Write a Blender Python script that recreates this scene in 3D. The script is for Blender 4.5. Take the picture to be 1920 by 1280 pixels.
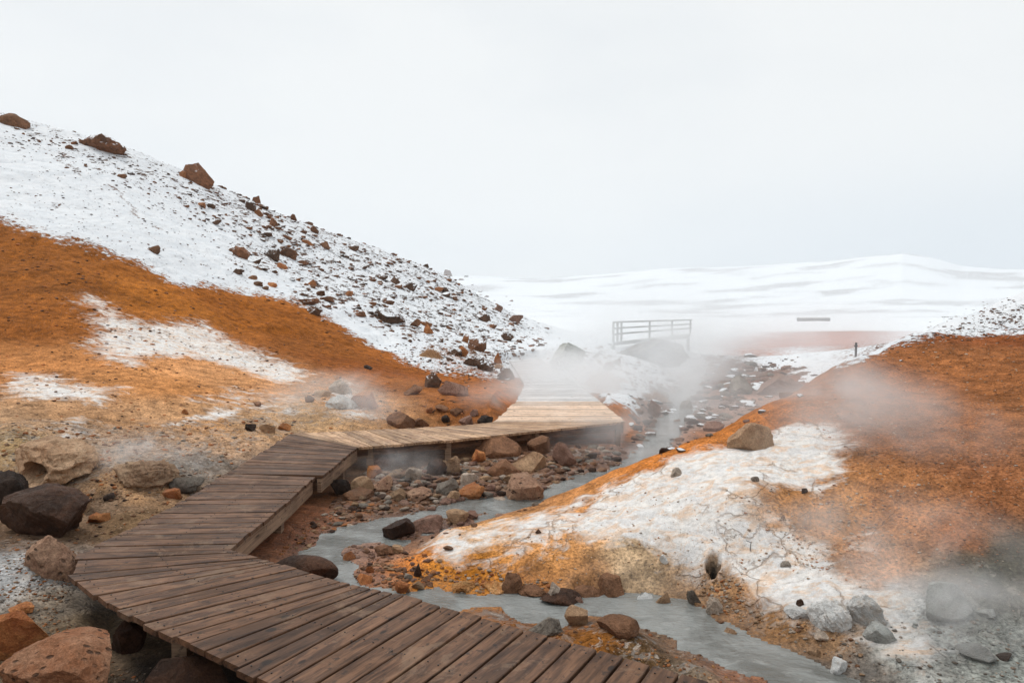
import bpy, bmesh, math, random
import numpy as np
from mathutils import Vector
R = math.radians
random.seed(7); rng = np.random.default_rng(7)
for o in list(bpy.data.objects): bpy.data.objects.remove(o)
sc = bpy.context.scene
C = sc.collection

# ------------------------------------------------------------------ camera, sky, sun, exposure
H = 1.85                                    # eye height above the boardwalk (z = 0)
PITCH = math.atan(50 / 1280)
cam = bpy.data.cameras.new('camera'); cam.sensor_width = 36; cam.lens = 24
cam.clip_start = .05; cam.clip_end = 9000
co = bpy.data.objects.new('camera', cam); C.objects.link(co)
co.location = (0, 0, H); co.rotation_euler = (R(90) - PITCH, 0, 0)
sc.camera = co

SUN_EL, SUN_AZ = R(58), R(-60)              # azimuth from +Y towards +X
w = bpy.data.worlds.new('World'); sc.world = w; w.use_nodes = True
nt = w.node_tree; nt.nodes.clear()
def wn(t, **k):
    n = nt.nodes.new(t)
    for a, b in k.items(): setattr(n, a, b)
    return n
sky = wn('ShaderNodeTexSky', sky_type='NISHITA', sun_disc=False)
sky.sun_elevation = SUN_EL; sky.sun_rotation = SUN_AZ
sm = wn('ShaderNodeMix', data_type='RGBA', blend_type='MULTIPLY'); sm.inputs[0].default_value = 1
nt.links.new(sky.outputs[0], sm.inputs[6]); sm.inputs[7].default_value = (.1, .1, .1, 1)
tc = wn('ShaderNodeTexCoord')
mp = wn('ShaderNodeMapping'); mp.inputs['Scale'].default_value = (1, 1, 2.6)
nt.links.new(tc.outputs['Generated'], mp.inputs['Vector'])
nz = wn('ShaderNodeTexNoise'); nz.inputs['Scale'].default_value = 1.6; nz.inputs['Detail'].default_value = 5; nz.inputs['Roughness'].default_value = .5
nt.links.new(mp.outputs[0], nz.inputs['Vector'])
rp = wn('ShaderNodeValToRGB')
rp.color_ramp.elements[0].position = .34; rp.color_ramp.elements[0].color = (.755, .785, .805, 1)
rp.color_ramp.elements[1].position = .62; rp.color_ramp.elements[1].color = (.86, .875, .872, 1)
nt.links.new(nz.outputs[0], rp.inputs[0])
# cloud base a little greyer towards the right of the valley, near the horizon
dp = wn('ShaderNodeVectorMath', operation='DOT_PRODUCT'); dp.inputs[1].default_value = (.80, .60, 0)
nt.links.new(tc.outputs['Generated'], dp.inputs[0])
sx_ = wn('ShaderNodeSeparateXYZ'); nt.links.new(tc.outputs['Generated'], sx_.inputs[0])
m1 = wn('ShaderNodeMapRange', interpolation_type='SMOOTHSTEP'); nt.links.new(dp.outputs['Value'], m1.inputs[0])
m1.inputs[1].default_value = .62; m1.inputs[2].default_value = 1.0
m2 = wn('ShaderNodeMapRange', interpolation_type='SMOOTHSTEP'); nt.links.new(sx_.outputs[2], m2.inputs[0])
m2.inputs[1].default_value = .24; m2.inputs[2].default_value = .04
mm = wn('ShaderNodeMath', operation='MULTIPLY'); nt.links.new(m1.outputs[0], mm.inputs[0]); nt.links.new(m2.outputs[0], mm.inputs[1])
cx = wn('ShaderNodeMix', data_type='RGBA'); nt.links.new(mm.outputs[0], cx.inputs[0])
nt.links.new(rp.outputs[0], cx.inputs[6]); cx.inputs[7].default_value = (.70, .76, .81, 1)
ov = wn('ShaderNodeMix', data_type='RGBA'); ov.inputs[0].default_value = .95
nt.links.new(sm.outputs[2], ov.inputs[6]); nt.links.new(cx.outputs[2], ov.inputs[7])
bg = wn('ShaderNodeBackground'); bg.inputs['Strength'].default_value = 1.0
nt.links.new(ov.outputs[2], bg.inputs['Color'])
wo = wn('ShaderNodeOutputWorld'); nt.links.new(bg.outputs[0], wo.inputs['Surface'])

sl = bpy.data.lights.new('sun', 'SUN'); sl.energy = 1.75; sl.angle = R(16); sl.color = (1, .965, .92)
so = bpy.data.objects.new('sun', sl); C.objects.link(so)
sd = Vector((math.sin(SUN_AZ) * math.cos(SUN_EL), math.cos(SUN_AZ) * math.cos(SUN_EL), math.sin(SUN_EL)))
so.rotation_euler = sd.to_track_quat('Z', 'Y').to_euler()
sc.view_settings.view_transform = 'Standard'; sc.view_settings.look = 'None'
sc.view_settings.exposure = 0.14; sc.view_settings.gamma = 1
sc.cycles.use_denoising = True
sc.cycles.max_bounces = 6; sc.cycles.diffuse_bounces = 3; sc.cycles.glossy_bounces = 2
sc.cycles.transparent_max_bounces = 8; sc.cycles.volume_bounces = 4
sc.cycles.volume_step_rate = 2.2; sc.cycles.volume_max_steps = 96
sc.cycles.use_adaptive_sampling = True; sc.cycles.adaptive_threshold = .015

# ------------------------------------------------------------------ helpers
def ray(px, py):
    u = (np.asarray(px, float) - 960) / 1280; v = (640 - np.asarray(py, float)) / 1280
    cp, sp = math.cos(PITCH), math.sin(PITCH)
    return u, cp + v * sp, v * cp - sp
def pY(px, py, Y):                           # point of the sight line at forward distance Y
    a, b, c = ray(px, py); t = Y / b
    return (a * t, Y + 0 * t, H + c * t)
def pZ(px, py, z):                           # point of the sight line at height z
    a, b, c = ray(px, py); t = (z - H) / c
    return (a * t, b * t, z + 0 * t)
def sstep(a, b, x):
    t = np.clip((x - a) / (b - a), 0, 1); return t * t * (3 - 2 * t)
_perm = np.random.default_rng(3).permutation(4096)
_ga = np.random.default_rng(4).uniform(0, 2 * math.pi, 4096)
def perlin(x, y, seed=0):
    xi = np.floor(x).astype(np.int64); yi = np.floor(y).astype(np.int64)
    xf = x - xi; yf = y - yi
    def g(i, j):
        h = _ga[_perm[(_perm[(i + seed * 131) & 4095] + j) & 4095]]
        return np.cos(h), np.sin(h)
    u = xf * xf * xf * (xf * (xf * 6 - 15) + 10); v = yf * yf * yf * (yf * (yf * 6 - 15) + 10)
    a, b = g(xi, yi); n00 = a * xf + b * yf
    a, b = g(xi + 1, yi); n10 = a * (xf - 1) + b * yf
    a, b = g(xi, yi + 1); n01 = a * xf + b * (yf - 1)
    a, b = g(xi + 1, yi + 1); n11 = a * (xf - 1) + b * (yf - 1)
    return (n00 * (1 - u) + n10 * u) * (1 - v) + (n01 * (1 - u) + n11 * u) * v
def fbm(x, y, oct=4, seed=0, rough=.5):
    s = 0; a = 1; t = 0
    for k in range(oct):
        s = s + a * perlin(x * 2 ** k + 17.3 * k, y * 2 ** k - 9.1 * k, seed + k); t += a; a *= rough
    return s / t
def ridged(x, y, oct=4, seed=0):
    s = 0; a = 1; t = 0
    for k in range(oct):
        s = s + a * (1 - 2 * np.abs(perlin(x * 2 ** k + 7.3 * k, y * 2 ** k - 3.1 * k, seed + k))); t += a; a *= .5
    return s / t
def logpol(x, y):
    r = np.hypot(x, y); return np.arctan2(x, y), np.log(np.maximum(r, .2))
def sdpoly(x, y, P):                         # signed distance, negative inside
    d = np.full(np.shape(x), 1e9); ins = np.zeros(np.shape(x), bool); n = len(P)
    for i in range(n):
        ax, ay = P[i]; bx, by = P[(i + 1) % n]
        ex, ey = bx - ax, by - ay; L = ex * ex + ey * ey + 1e-12
        t = np.clip(((x - ax) * ex + (y - ay) * ey) / L, 0, 1)
        d = np.minimum(d, np.hypot(x - ax - t * ex, y - ay - t * ey))
        c = ((ay > y) != (by > y))
        with np.errstate(divide='ignore', invalid='ignore'):
            xx = (bx - ax) * (y - ay) / (by - ay + 1e-15) + ax
        ins ^= c & (x < xx)
    return np.where(ins, -d, d)
def sdline(x, y, P):
    d = np.full(np.shape(x), 1e9)
    for i in range(len(P) - 1):
        ax, ay = P[i]; bx, by = P[i + 1]; ex, ey = bx - ax, by - ay
        t = np.clip(((x - ax) * ex + (y - ay) * ey) / (ex * ex + ey * ey + 1e-12), 0, 1)
        d = np.minimum(d, np.hypot(x - ax - t * ex, y - ay - t * ey))
    return d

# ------------------------------------------------------------------ relief: control points -> smooth surface
CZ = [ # (px, py, z)
 (0,1270,-.22),(200,1270,-.35),(350,1275,-.48),(0,1150,-.16),(150,1150,-.26),(260,1190,-.45),(0,1060,-.06),(80,1065,-.1),
 (170,990,-.2),(0,960,-.12),(150,945,-.15),(300,935,-.14),(240,965,-.16),(400,895,-.12),(480,855,-.09),
 (450,835,-.02),(350,830,.08),(0,810,.42),(550,797,.0),(650,797,.0),
 (400,1100,-.46),(300,1120,-.5),(700,1190,-.46),(900,1250,-.42),(600,1270,-.5),(1200,1275,-.38),(1000,1185,-.33),(1150,1200,-.28),(1300,1258,-.32),
 (500,1000,-.34),(560,965,-.34),(640,930,-.38),(480,1030,-.38),(620,975,-.37),(700,900,-.38),(800,880,-.38),(900,875,-.37),(1000,875,-.36),
 (750,860,-.34),(900,845,-.3),(1050,840,-.32),(1150,835,-.36),(1100,885,-.4),(690,845,-.32),(1000,815,-.38),(1150,805,-.4),
 (640,880,-.36),(560,920,-.36),(460,1010,-.4),(850,812,-.32),
 (760,1030,-.37),(1450,1195,-.36),(1620,1250,-.34),(1700,1200,-.28),(1800,1250,-.3),(1920,1250,-.28),(1900,1170,-.18),
 (1150,760,-.05),(1200,745,-.12),(1150,700,.0),(1230,705,-.2),(1100,685,.08),(1050,662,.25),
 (1200,672,-.15),(870,790,-.04),(940,780,-.06),(1000,700,-.08),(1030,740,-.12),(1060,775,-.12),(960,730,-.03),
 (1200,842,-.48),(1240,800,-.55),(1270,760,-.7),(1290,722,-.88),(1290,702,-1.05),
]
CY = [ # (px, py, Y)
 (-60,915,7.3),(80,915,7.4),(80,890,7.55),(80,865,7.8),(80,830,8.4),(200,908,7.4),(200,880,7.75),(200,850,8.3),(300,890,7.8),(300,860,8.4),(-60,880,7.6),(-60,840,8.1),
 (820,1050,5.95),(900,1050,5.85),(1000,1050,5.75),(1100,1060,5.65),(1000,1095,5.53),(900,1100,5.58),(1150,1085,5.52),(1250,1060,5.6),(1300,1085,5.35),(1400,1050,5.5),(1340,1130,5.1),(1450,1130,4.95),(1560,1140,4.8),(1800,1130,4.6),(1700,1110,4.85),(1600,1100,4.95),
 (850,1000,6.4),(900,1000,6.3),(1000,1000,6.1),(1100,960,6.5),(1200,1000,5.9),(1300,1000,5.8),(1500,1000,5.6),(1650,1000,5.45),(1800,1000,5.2),(1900,1060,4.8),(1800,1060,4.9),(1920,1000,5.1),
 (1000,953,7.2),(1165,885,7.1),(1300,830,7.6),(1450,757,8.5),(1600,680,9.6),(1720,630,11),(1790,605,12),(1920,553,13.5),(2150,470,14.5),
 (1300,920,6.3),(1500,900,6.3),(1500,800,7.4),(1650,900,6),(1650,800,7.2),(1650,720,8.8),(1800,900,5.8),(1800,800,6.9),(1800,700,9),
 (1800,640,10.8),(1920,900,5.6),(1920,800,6.6),(1920,700,8.5),(1920,620,11),(2200,900,5.2),(2200,700,8),(1400,820,7.4),(1400,930,5.9),
 (1380,765,17),(1450,745,21),(1400,722,24),(1480,702,28),(1600,670,30),(1700,642,32),(1350,680,45),(1500,662,55),(1500,632,100),(1700,625,95),
 (1350,642,80),(1700,618,140),(1300,620,140),(1100,618,140),
 (1020,632,45),(1100,645,38),(1240,650,38),(1140,650,35),(1100,628,65),(1000,612,100),
 (-400,700,12),(-400,500,17),(-400,350,22),(-400,60,38),(-400,850,8),
 (0,760,10),(0,700,12),(0,600,15),(0,500,18.5),(0,418,22),(0,330,29),(0,270,35),(0,218,40),
 (200,800,9.6),(200,700,12.5),(200,600,16),(200,500,20),(200,475,21.5),(200,400,27),(200,330,34),(200,270,41),
 (340,760,11.2),(340,700,13.5),(340,620,17),(340,530,22),(340,430,30),(340,324,44),
 (450,760,12),(450,700,14.5),(450,620,19),(450,548,24),(450,450,35),(450,372,47),
 (560,740,13.5),(560,680,16.5),(560,620,21),(560,572,25),(560,480,38),(560,418,50),
 (680,760,13),(680,700,17),(680,640,23),(680,560,33),(680,460,54),
 (760,740,14.5),(760,690,20),(760,600,30),(760,540,42),(760,490,57),
 (840,770,13),(840,720,17.5),(840,680,22),(840,620,32),(840,560,46),(840,522,60),
 (900,700,21),(900,650,30),(900,600,42),(900,560,60),(960,668,27),(960,630,38),(960,594,55),(1010,640,38),(1010,622,50),
]
CW = [] # (az pixel x, Y, z) behind the ridges, outside the frame
for x, Y, z in [(1165,8.8,-.4),(1300,10,-.35),(1300,11.5,-.5),(1450,11.5,-.1),(1450,13,-.45),(1600,13.5,.3),(1790,17,1.0),(1920,20,1.4),(1600,19,-.3),(1790,24,.5),(1920,30,.8),
  (0,60,11),(-400,60,14),(560,72,6),(700,78,4),(840,82,2),(900,82,1),(960,75,0),(0,200,3),(560,200,-1),(-400,200,4),(840,200,-1.5),(1100,200,-1.6),(1700,200,-1.6),(1920,100,-.5),(2300,200,0),(2300,30,3),
  (-700,5,-.2),(-700,8,.4),(-700,16,4),(2400,4,-.1),(2400,3,-.2),(2400,6,.7),(960,2.2,-.5),(300,2.2,-.4),(1700,2.2,-.35),(2600,2,-.3),(-600,2,-.3),(-1500,3,0),(-1500,10,2),(3300,3,0),(3300,10,2)]:
    CW.append(((x - 960) / 1280 * Y, Y, z))
pts = [pZ(*c) for c in CZ] + [pY(*c) for c in CY] + CW
P = np.array([[float(a) for a in p] for p in pts])
ca, cb = logpol(P[:, 0], P[:, 1]); cz = P[:, 2]
def tk(d2): return .5 * d2 * np.log(d2 + 1e-12)
n = len(cz)
K = tk((ca[:, None] - ca) ** 2 + (cb[:, None] - cb) ** 2) + np.eye(n) * 4e-4
Q = np.c_[np.ones(n), ca, cb]
sol = np.linalg.solve(np.block([[K, Q], [Q.T, np.zeros((3, 3))]]), np.r_[cz, 0, 0, 0])
def tps(x, y):
    a, b = logpol(x, y); a = np.clip(a, -1.15, 1.15); b = np.clip(b, .7, 5.4)
    out = sol[n] + sol[n + 1] * a + sol[n + 2] * b
    for i in range(n): out = out + sol[i] * tk((a - ca[i]) ** 2 + (b - cb[i]) ** 2)
    return out
# water level along the valley
def wl(y): return -.4 - .026 * np.maximum(y - 9.5, 0)
def on_water(p):
    z = -.4
    for _ in range(12):
        q = pZ(p[0], p[1], z); z = .5 * z + .5 * float(wl(q[1]))
    return (float(q[0]), float(q[1]))
STREAM = [on_water(p) for p in [(1900,1420),(1595,1276),(1549,1252),(1500,1228),(1440,1205),(1403,1190),(1374,1166),(1340,1158),(1318,1148),(1306,1134),(1290,1122),
 (1250,1114),(1180,1110),(1120,1112),(1060,1128),(1020,1122),(980,1112),(927,1112),(880,1114),(860,1109),(820,1101),(790,1104),(760,1112),(735,1106),(700,1094),(668,1092),
 (660,1082),(680,1062),(705,1054),(722,1040),(750,1034),(765,1020),(785,1008),(815,1000),(850,997),(880,988),(905,974),(935,966),(965,960),(1000,948),(1060,928),(1100,912),(1150,893),(1178,880),
 (1170,872),(1145,880),(1100,885),(1060,898),(1030,908),(1010,925),(985,934),(930,930),(880,936),(830,945),(800,955),(760,966),(700,972),(660,984),(625,992),(600,1004),(572,1030),
 (560,1046),(600,1078),(650,1108),(700,1126),(760,1143),(820,1152),(850,1149),(890,1142),(930,1143),(965,1158),(1000,1168),(1050,1174),(1100,1164),(1140,1160),(1180,1168),
 (1210,1182),(1250,1194),(1275,1212),(1320,1226),(1356,1244),(1390,1266),(1425,1284),(1560,1400)]]
ISL1 = [on_water(p) for p in [(641,1042),(650,1026),(690,1014),(745,1020),(757,1034),(722,1048),(690,1062),(650,1056)]]
ISL2 = [on_water(p) for p in [(718,1000),(750,984),(780,986),(800,975),(850,968),(880,958),(908,962),(880,981),(840,991),(790,999),(768,1011),(730,1010)]]
CREEK = [on_water(p) for p in [(1160,880),(1205,855),(1232,832),(1245,812),(1256,790),(1282,766),(1272,745),(1300,725),(1290,706),(1325,690)]]
DECKL = [(135,1080),(160,1038),(345,937),(430,885),(500,842),(545,813),(640,808),(870,797),(945,785),(968,752),(984,722),(972,700),(955,676)]
DECKR = [(640,1090),(530,1058),(430,1030),(545,935),(607,891),(670,838),(1000,808),(1170,790),(1125,752),(1085,722),(1050,697),(1012,672)]
DP = [(.9,1.5),(-1.31,3.43)] + [tuple(float(v) for v in pZ(a, b, 0)[:2]) for a, b in DECKL] + [tuple(float(v) for v in pZ(a, b, 0)[:2]) for a, b in reversed(DECKR)] + [(1.9,2.8),(2.6,1.5)]
CREST = np.array([(-1200,500),(0,518),(700,522),(860,522),(1000,525),(1060,522),(1150,516),(1250,508),(1400,504),(1550,494),(1620,486),(1690,481),(1740,488),(1800,503),(1860,508),(1920,510),(2300,505),(3000,500)], float)
PITS = [(pZ(1338, 1050, -.15), .055, .16), (pZ(1288, 1102, -.26), .05, .2)]
def height(x, y, detail=True):
    x = np.asarray(x, float); y = np.asarray(y, float); shp = x.shape
    x = x.ravel(); y = y.ravel()
    r = np.hypot(x, y)
    z = np.zeros_like(x); nm = r < 230
    if nm.any(): z[nm] = tps(x[nm], y[nm])
    front = sstep(-.35, .25, y / np.maximum(r, .01))
    z = z * front + (-.3 + .0 * r) * (1 - front)
    # far plain and the hills behind it
    px = 960 + 1280 * x / np.maximum(np.abs(y), .3 * r + .01)
    crest = H + (590 - np.interp(px, CREST[:, 0], CREST[:, 1])) / 1280 * 2000 * np.maximum(np.abs(y) / np.maximum(r, 1), .4)
    up = sstep(650, 2000, r)
    far = -1.9 - .6 * sstep(200, 700, r) + (crest + 2.5) * up ** 1.5 + up * (1 - .6 * sstep(1500, 2000, r)) * 9 * ridged(x / 420, y / 300, 5, 5) * sstep(600, 1000, r) + fbm(x / 40, y / 40, 3, 9) * .8 * sstep(100, 300, r)
    far = far - 40 * sstep(2050, 3000, r)
    k = sstep(110, 220, r)
    z = z * (1 - k) + far * k
    if detail:
        hill = sstep(.25, 1.2, z) * (1 - sstep(90, 200, r)) * sstep(12, 24, r)
        z = z + hill * (.32 * fbm(x / 3.1, y / 3.1, 3, 11) + .10 * ridged(x / .8, y / .8, 3, 12) + .25 * fbm(x / 9, y / 5, 2, 13) * sstep(20, 35, r))
        z = z + sstep(.15, .5, z) * (1 - sstep(60, 90, r)) * .07 * ridged((x + .3 * fbm(x / 2, y / 2, 2, 15)) / 1.3, y / 6, 3, 14) * np.clip(r / 12, .3, 1.3)
        z = z + (1 - hill) * (1 - k) * np.clip(r / 9, .35, 2) * (.035 * fbm(x / .9, y / .9, 3, 21) + .018 * ridged(x / .33, y / .33, 3, 22) + .006 * fbm(x / .07, y / .07, 2, 23))
        # lumpy crust on the bright mound and on the mud
        z = z + .03 * sstep(.1, .5, fbm(x / .45, y / .45, 2, 31)) * (x > 0) * (r < 12)
    m = (r < 45) & (y > 0)
    if m.any():
        X = x[m]; Y = y[m]; Z = z[m]
        d = sdpoly(X, Y, STREAM)
        d = np.maximum(d, -sdpoly(X, Y, ISL1)); d = np.maximum(d, -sdpoly(X, Y, ISL2))
        dc = sdline(X, Y, CREEK) - (.14 + .16 * sstep(9, 14, Y) + .2 * sstep(16, 30, Y))
        d = np.minimum(d, dc)
        if detail: d = d + .19 * fbm(X / .35, Y / .35, 2, 43) + .07 * fbm(X / .22, Y / .22, 3, 41) + .05 * fbm(X / .7, Y / .7, 2, 42)
        W = wl(Y)
        steep = sstep(-.3, .3, X) * (1 - sstep(.9, 1.5, X)) * sstep(5.0, 5.3, Y) * (1 - sstep(5.9, 6.4, Y))
        bw = .42 + .6 * sstep(12, 20, Y) - .30 * steep
        t = sstep(0, 1, np.clip(d / bw, 0, 1))
        Zb = np.maximum(Z, W + .035)
        land = (W + .004) * (1 - t) + Zb * t
        bed = W - .02 - .12 * sstep(0, .25, -d)
        Z = np.where(d > 0, land, bed)
        # islets stay low
        # nothing reaches the planks
        dd = sdpoly(X, Y, DP)
        lim = -.14 + .25 * sstep(.0, .6, dd) + 5 * sstep(.4, 1.2, dd)
        Z = np.where(dd < 1.2, np.minimum(Z, lim), Z)
        # round vent hole
        for pc, pr, pd in PITS:
            q = np.hypot(X - pc[0], (Y - pc[1]))
            Z = Z - pd * (1 - sstep(pr * .75, pr * 1.25, q)) + .015 * np.exp(-((q - pr * 1.5) / .04) ** 2)
        z[m] = Z
    return z.reshape(shp)
def stream_d(x, y):
    d = np.maximum(np.maximum(sdpoly(x, y, STREAM), -sdpoly(x, y, ISL1)), -sdpoly(x, y, ISL2))
    return np.minimum(d, sdline(x, y, CREEK) - (.14 + .16 * sstep(9, 14, y) + .2 * sstep(16, 30, y)))
# ------------------------------------------------------------------ node helpers
def mat(name):
    m = bpy.data.materials.new(name); m.use_nodes = True; t = m.node_tree; t.nodes.clear()
    class N:
        tree = t
        def __call__(s, ty, ins=None, **k):
            q = t.nodes.new(ty)
            for a, b in k.items(): setattr(q, a, b)
            for a, b in (ins or {}).items():
                if hasattr(b, 'is_output') or isinstance(b, bpy.types.NodeSocket): t.links.new(b, q.inputs[a])
                else: q.inputs[a].default_value = b
            return q
        def noise(s, vec, scale, detail=4, rough=.55, dist=0):
            return s('ShaderNodeTexNoise', {'Vector': vec, 'Scale': scale, 'Detail': detail, 'Roughness': rough, 'Distortion': dist}).outputs[0]
        def mul(s, a, b): return s('ShaderNodeMath', {0: a, 1: b}, operation='MULTIPLY').outputs[0]
        def add(s, a, b): return s('ShaderNodeMath', {0: a, 1: b}, operation='ADD').outputs[0]
        def rng(s, v, a, b, c=0, d=1, smooth=True):
            return s('ShaderNodeMapRange', {0: v, 1: a, 2: b, 3: c, 4: d}, interpolation_type='SMOOTHSTEP' if smooth else 'LINEAR').outputs[0]
        def mix(s, f, a, b, blend='MIX'): return s('ShaderNodeMix', {0: f, 6: a, 7: b}, data_type='RGBA', blend_type=blend).outputs[2]
        def scale(s, col, v): return s('ShaderNodeVectorMath', {0: col[:3] if isinstance(col, tuple) else col, 'Scale': v}, operation='SCALE').outputs[0]
        def out(s, sh, vol=False):
            o = s('ShaderNodeOutputMaterial'); t.links.new(sh, o.inputs['Volume' if vol else 'Surface'])
    return m, N()
def s2l(c):
    c = np.asarray(c, float) / 255
    return np.where(c <= .04045, c / 12.92, ((c + .055) / 1.055) ** 2.4)
def alb(c, k=.84):
    v = np.minimum(s2l(c) * k, .86); g_ = v.mean(); v = np.maximum(g_ + (v - g_) * 1.03, .004); return (float(v[0]), float(v[1]), float(v[2]), 1)

def terrain_material():
    m, N = mat('earth_and_snow')
    geo = N('ShaderNodeNewGeometry'); pos = geo.outputs['Position']
    base = N('ShaderNodeAttribute', attribute_name='base').outputs['Color']
    wa = N('ShaderNodeAttribute', attribute_name='cover').outputs['Color']
    crust = N('ShaderNodeAttribute', attribute_name='crust').outputs['Fac']
    sp = N('ShaderNodeSeparateColor', {0: wa}); snow, miner, rocky = sp.outputs[0], sp.outputs[1], sp.outputs[2]
    n1 = N.noise(pos, .55, 9, .62); n2 = N.noise(pos, 5, 9, .65); n3 = N.noise(pos, 38, 5, .7); n4 = N.noise(pos, 1.7, 8, .6, .6)
    # soil: grain, darker and redder patches, pale crumbs
    c = N.scale(base, N.rng(n2, .33, .67, .55, 1.42, False))
    c = N.mix(N.rng(n1, .44, .66, 0, .40), c, N.mix(1.0, c, (.62, .56, .46, 1), 'MULTIPLY'))
    c = N.scale(c, N.rng(n3, .36, .64, .52, 1.46, False))
    n5 = N.noise(pos, 13, 8, .75, .8)
    c = N.scale(c, N.rng(N.noise(pos, .24, 7, .65, 1.0), .38, .62, .80, 1.18, False))
    c = N.mix(N.rng(N.noise(pos, .8, 10, .78, 1.4), .56, .64, 0, .45), c, N.scale(c, .5))
    c = N.mix(N.mul(crust, N.rng(n5, .50, .60)), c, N.scale(c, .42))
    c = N.mix(N.mul(crust, N.rng(N.noise(pos, 3.2, 9, .72, 1.2), .50, .58, 0, .75)), c, (.40, .37, .34, 1))
    c = N.mix(N.mul(crust, N.rng(N.noise(pos, 7.3, 8, .7, .8), .58, .63, 0, .7)), c, (.74, .66, .58, 1))
    c = N.mix(N.mul(crust, N.rng(N.noise(pos, 4.1, 9, .7, 1.5), .60, .66, 0, .7)), c, (.46, .20, .07, 1))
    vo = N('ShaderNodeTexVoronoi', {'Vector': pos, 'Scale': 26.0, 'Randomness': 1.0})
    crumb = N.mul(N.rng(vo.outputs['Distance'], .22, .12), N.rng(N('ShaderNodeSeparateColor', {0: vo.outputs['Color']}).outputs[0], .72, .76))
    c = N.mix(N.mul(crumb, .65), c, (.50, .40, .31, 1))
    dk = N.mul(N.rng(vo.outputs['Distance'], .26, .14), N.rng(N('ShaderNodeSeparateColor', {0: vo.outputs['Color']}).outputs[1], .80, .84))
    c = N.mix(N.mul(dk, .6), c, (.07, .045, .03, 1))
    # white mineral crust in streaks
    st = N('ShaderNodeMapping', {'Vector': pos, 'Rotation': (0, 0, .35), 'Scale': (1.0, 1.7, 1.3)}).outputs[0]
    ns = N.noise(st, 2.3, 10, .68, 1.2)
    mf = N.rng(N.add(N.mul(ns, 1.5), N.add(miner, -1.25)), -.20, .22)
    wc = N.mix(N.rng(n2, .35, .65), (.78, .77, .76, 1), (.86, .83, .79, 1))
    wc = N.mix(N.rng(N.noise(st, 4.5, 9, .72, .8), .47, .62, 0, .75), wc, (.76, .53, .36, 1))
    wc = N.scale(wc, N.rng(N.noise(pos, 17, 7, .75), .38, .62, .78, 1.1, False))
    wv = N('ShaderNodeVectorMath', {0: pos, 1: N('ShaderNodeVectorMath', {0: N('ShaderNodeTexNoise', {'Vector': pos, 'Scale': 3.0, 'Detail': 6.0}).outputs['Color'], 'Scale': .55}, operation='SCALE').outputs[0]}, operation='ADD').outputs[0]
    ve = N('ShaderNodeTexVoronoi', {'Vector': wv, 'Scale': 2.6}, feature='DISTANCE_TO_EDGE').outputs['Distance']
    crk = N.mul(N.rng(ve, .035, .004), N.rng(N.noise(pos, 1.3, 3), .46, .56))
    wc = N.mix(N.mul(crk, .55), wc, (.34, .22, .14, 1))
    c = N.mix(mf, c, wc)
    # bare rock and snow
    rk = N.mix(N.rng(n2, .3, .7), (.055, .045, .04, 1), (.20, .125, .085, 1))
    nb = N.noise(pos, 1.1, 10, .72); nc = N.noise(pos, 6.5, 7, .7)
    stn = N('ShaderNodeMapping', {'Vector': pos, 'Rotation': (0, 0, -.5), 'Scale': (1.0, .35, 1.0)}).outputs[0]
    nd = N.noise(stn, 3.0, 8, .75, .5)
    hole = N.rng(N.add(N.add(N.mul(nb, .5), N.mul(nd, .8)), N.add(N.mul(nc, .35), N.mul(rocky, .145))), 1.0, 1.05)
    under = N.mix(N.rng(snow, .6, .9), c, N.mix(.5, rk, N.scale(base, .6)))
    sf = N.rng(N.add(snow, N.mul(N.add(N.add(N.mul(nc, .9), N.mul(nb, .4)), -.65), 2.0)), .40, .60)
    sf = N.mul(sf, N('ShaderNodeMath', {0: 1.0, 1: hole}, operation='SUBTRACT').outputs[0])
    sc_ = N.mix(N.rng(n4, .3, .7), (.72, .755, .79, 1), (.80, .82, .84, 1))
    c = N.mix(sf, under, sc_)
    h = N.add(N.add(N.add(N.mul(n2, .07), N.mul(crk, -.03)), N.mul(n3, .022)), N.add(N.mul(sf, .03), N.mul(crumb, .012)))
    h = N.add(N.add(h, N.mul(N.mul(n5, crust), .10)), N.mul(N.noise(pos, 140, 3, .7), .008))
    bmp = N('ShaderNodeBump', {'Strength': .75, 'Distance': 1.0, 'Height': h})
    wet = N('ShaderNodeAttribute', attribute_name='wet').outputs['Fac']
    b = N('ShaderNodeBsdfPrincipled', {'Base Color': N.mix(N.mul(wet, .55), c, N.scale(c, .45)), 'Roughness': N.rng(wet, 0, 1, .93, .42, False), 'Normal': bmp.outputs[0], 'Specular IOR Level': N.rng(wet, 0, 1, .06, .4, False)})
    N.out(b.outputs[0]); return m
TERR = terrain_material()

# ------------------------------------------------------------------ ground sheet
fa = np.arange(-42, 42.001, .1)
ang = np.r_[np.arange(-180, -60, 5), np.arange(-60, -42, 1.5), fa, np.arange(43.5, 60, 1.5), np.arange(60, 180, 5)]
ang = np.radians(np.unique(np.round(ang, 4)))
rad = np.r_[np.linspace(.15, 2.2, 12)[:-1], np.exp(np.arange(math.log(2.2), math.log(75), .0062)), np.exp(np.arange(math.log(75.4), math.log(3200), .016))]
NA, NR = len(ang), len(rad)
AA, RR = np.meshgrid(ang, rad, indexing='ij')
GX = np.sin(AA) * RR; GY = np.cos(AA) * RR
GZ = height(GX, GY)
def gz(x, y):                                # height of the finished ground sheet
    a = np.arctan2(x, y); r = np.clip(np.hypot(x, y), rad[0], rad[-1] * .999)
    fi = np.clip(np.interp(a, ang, np.arange(NA)), 0, NA - 1.001); fj = np.clip(np.interp(r, rad, np.arange(NR)), 0, NR - 1.001)
    i = fi.astype(int); j = fj.astype(int); u = fi - i; v = fj - j
    return (GZ[i, j] * (1 - v) + GZ[i, j + 1] * v) * (1 - u) + (GZ[i + 1, j] * (1 - v) + GZ[i + 1, j + 1] * v) * u
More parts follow.
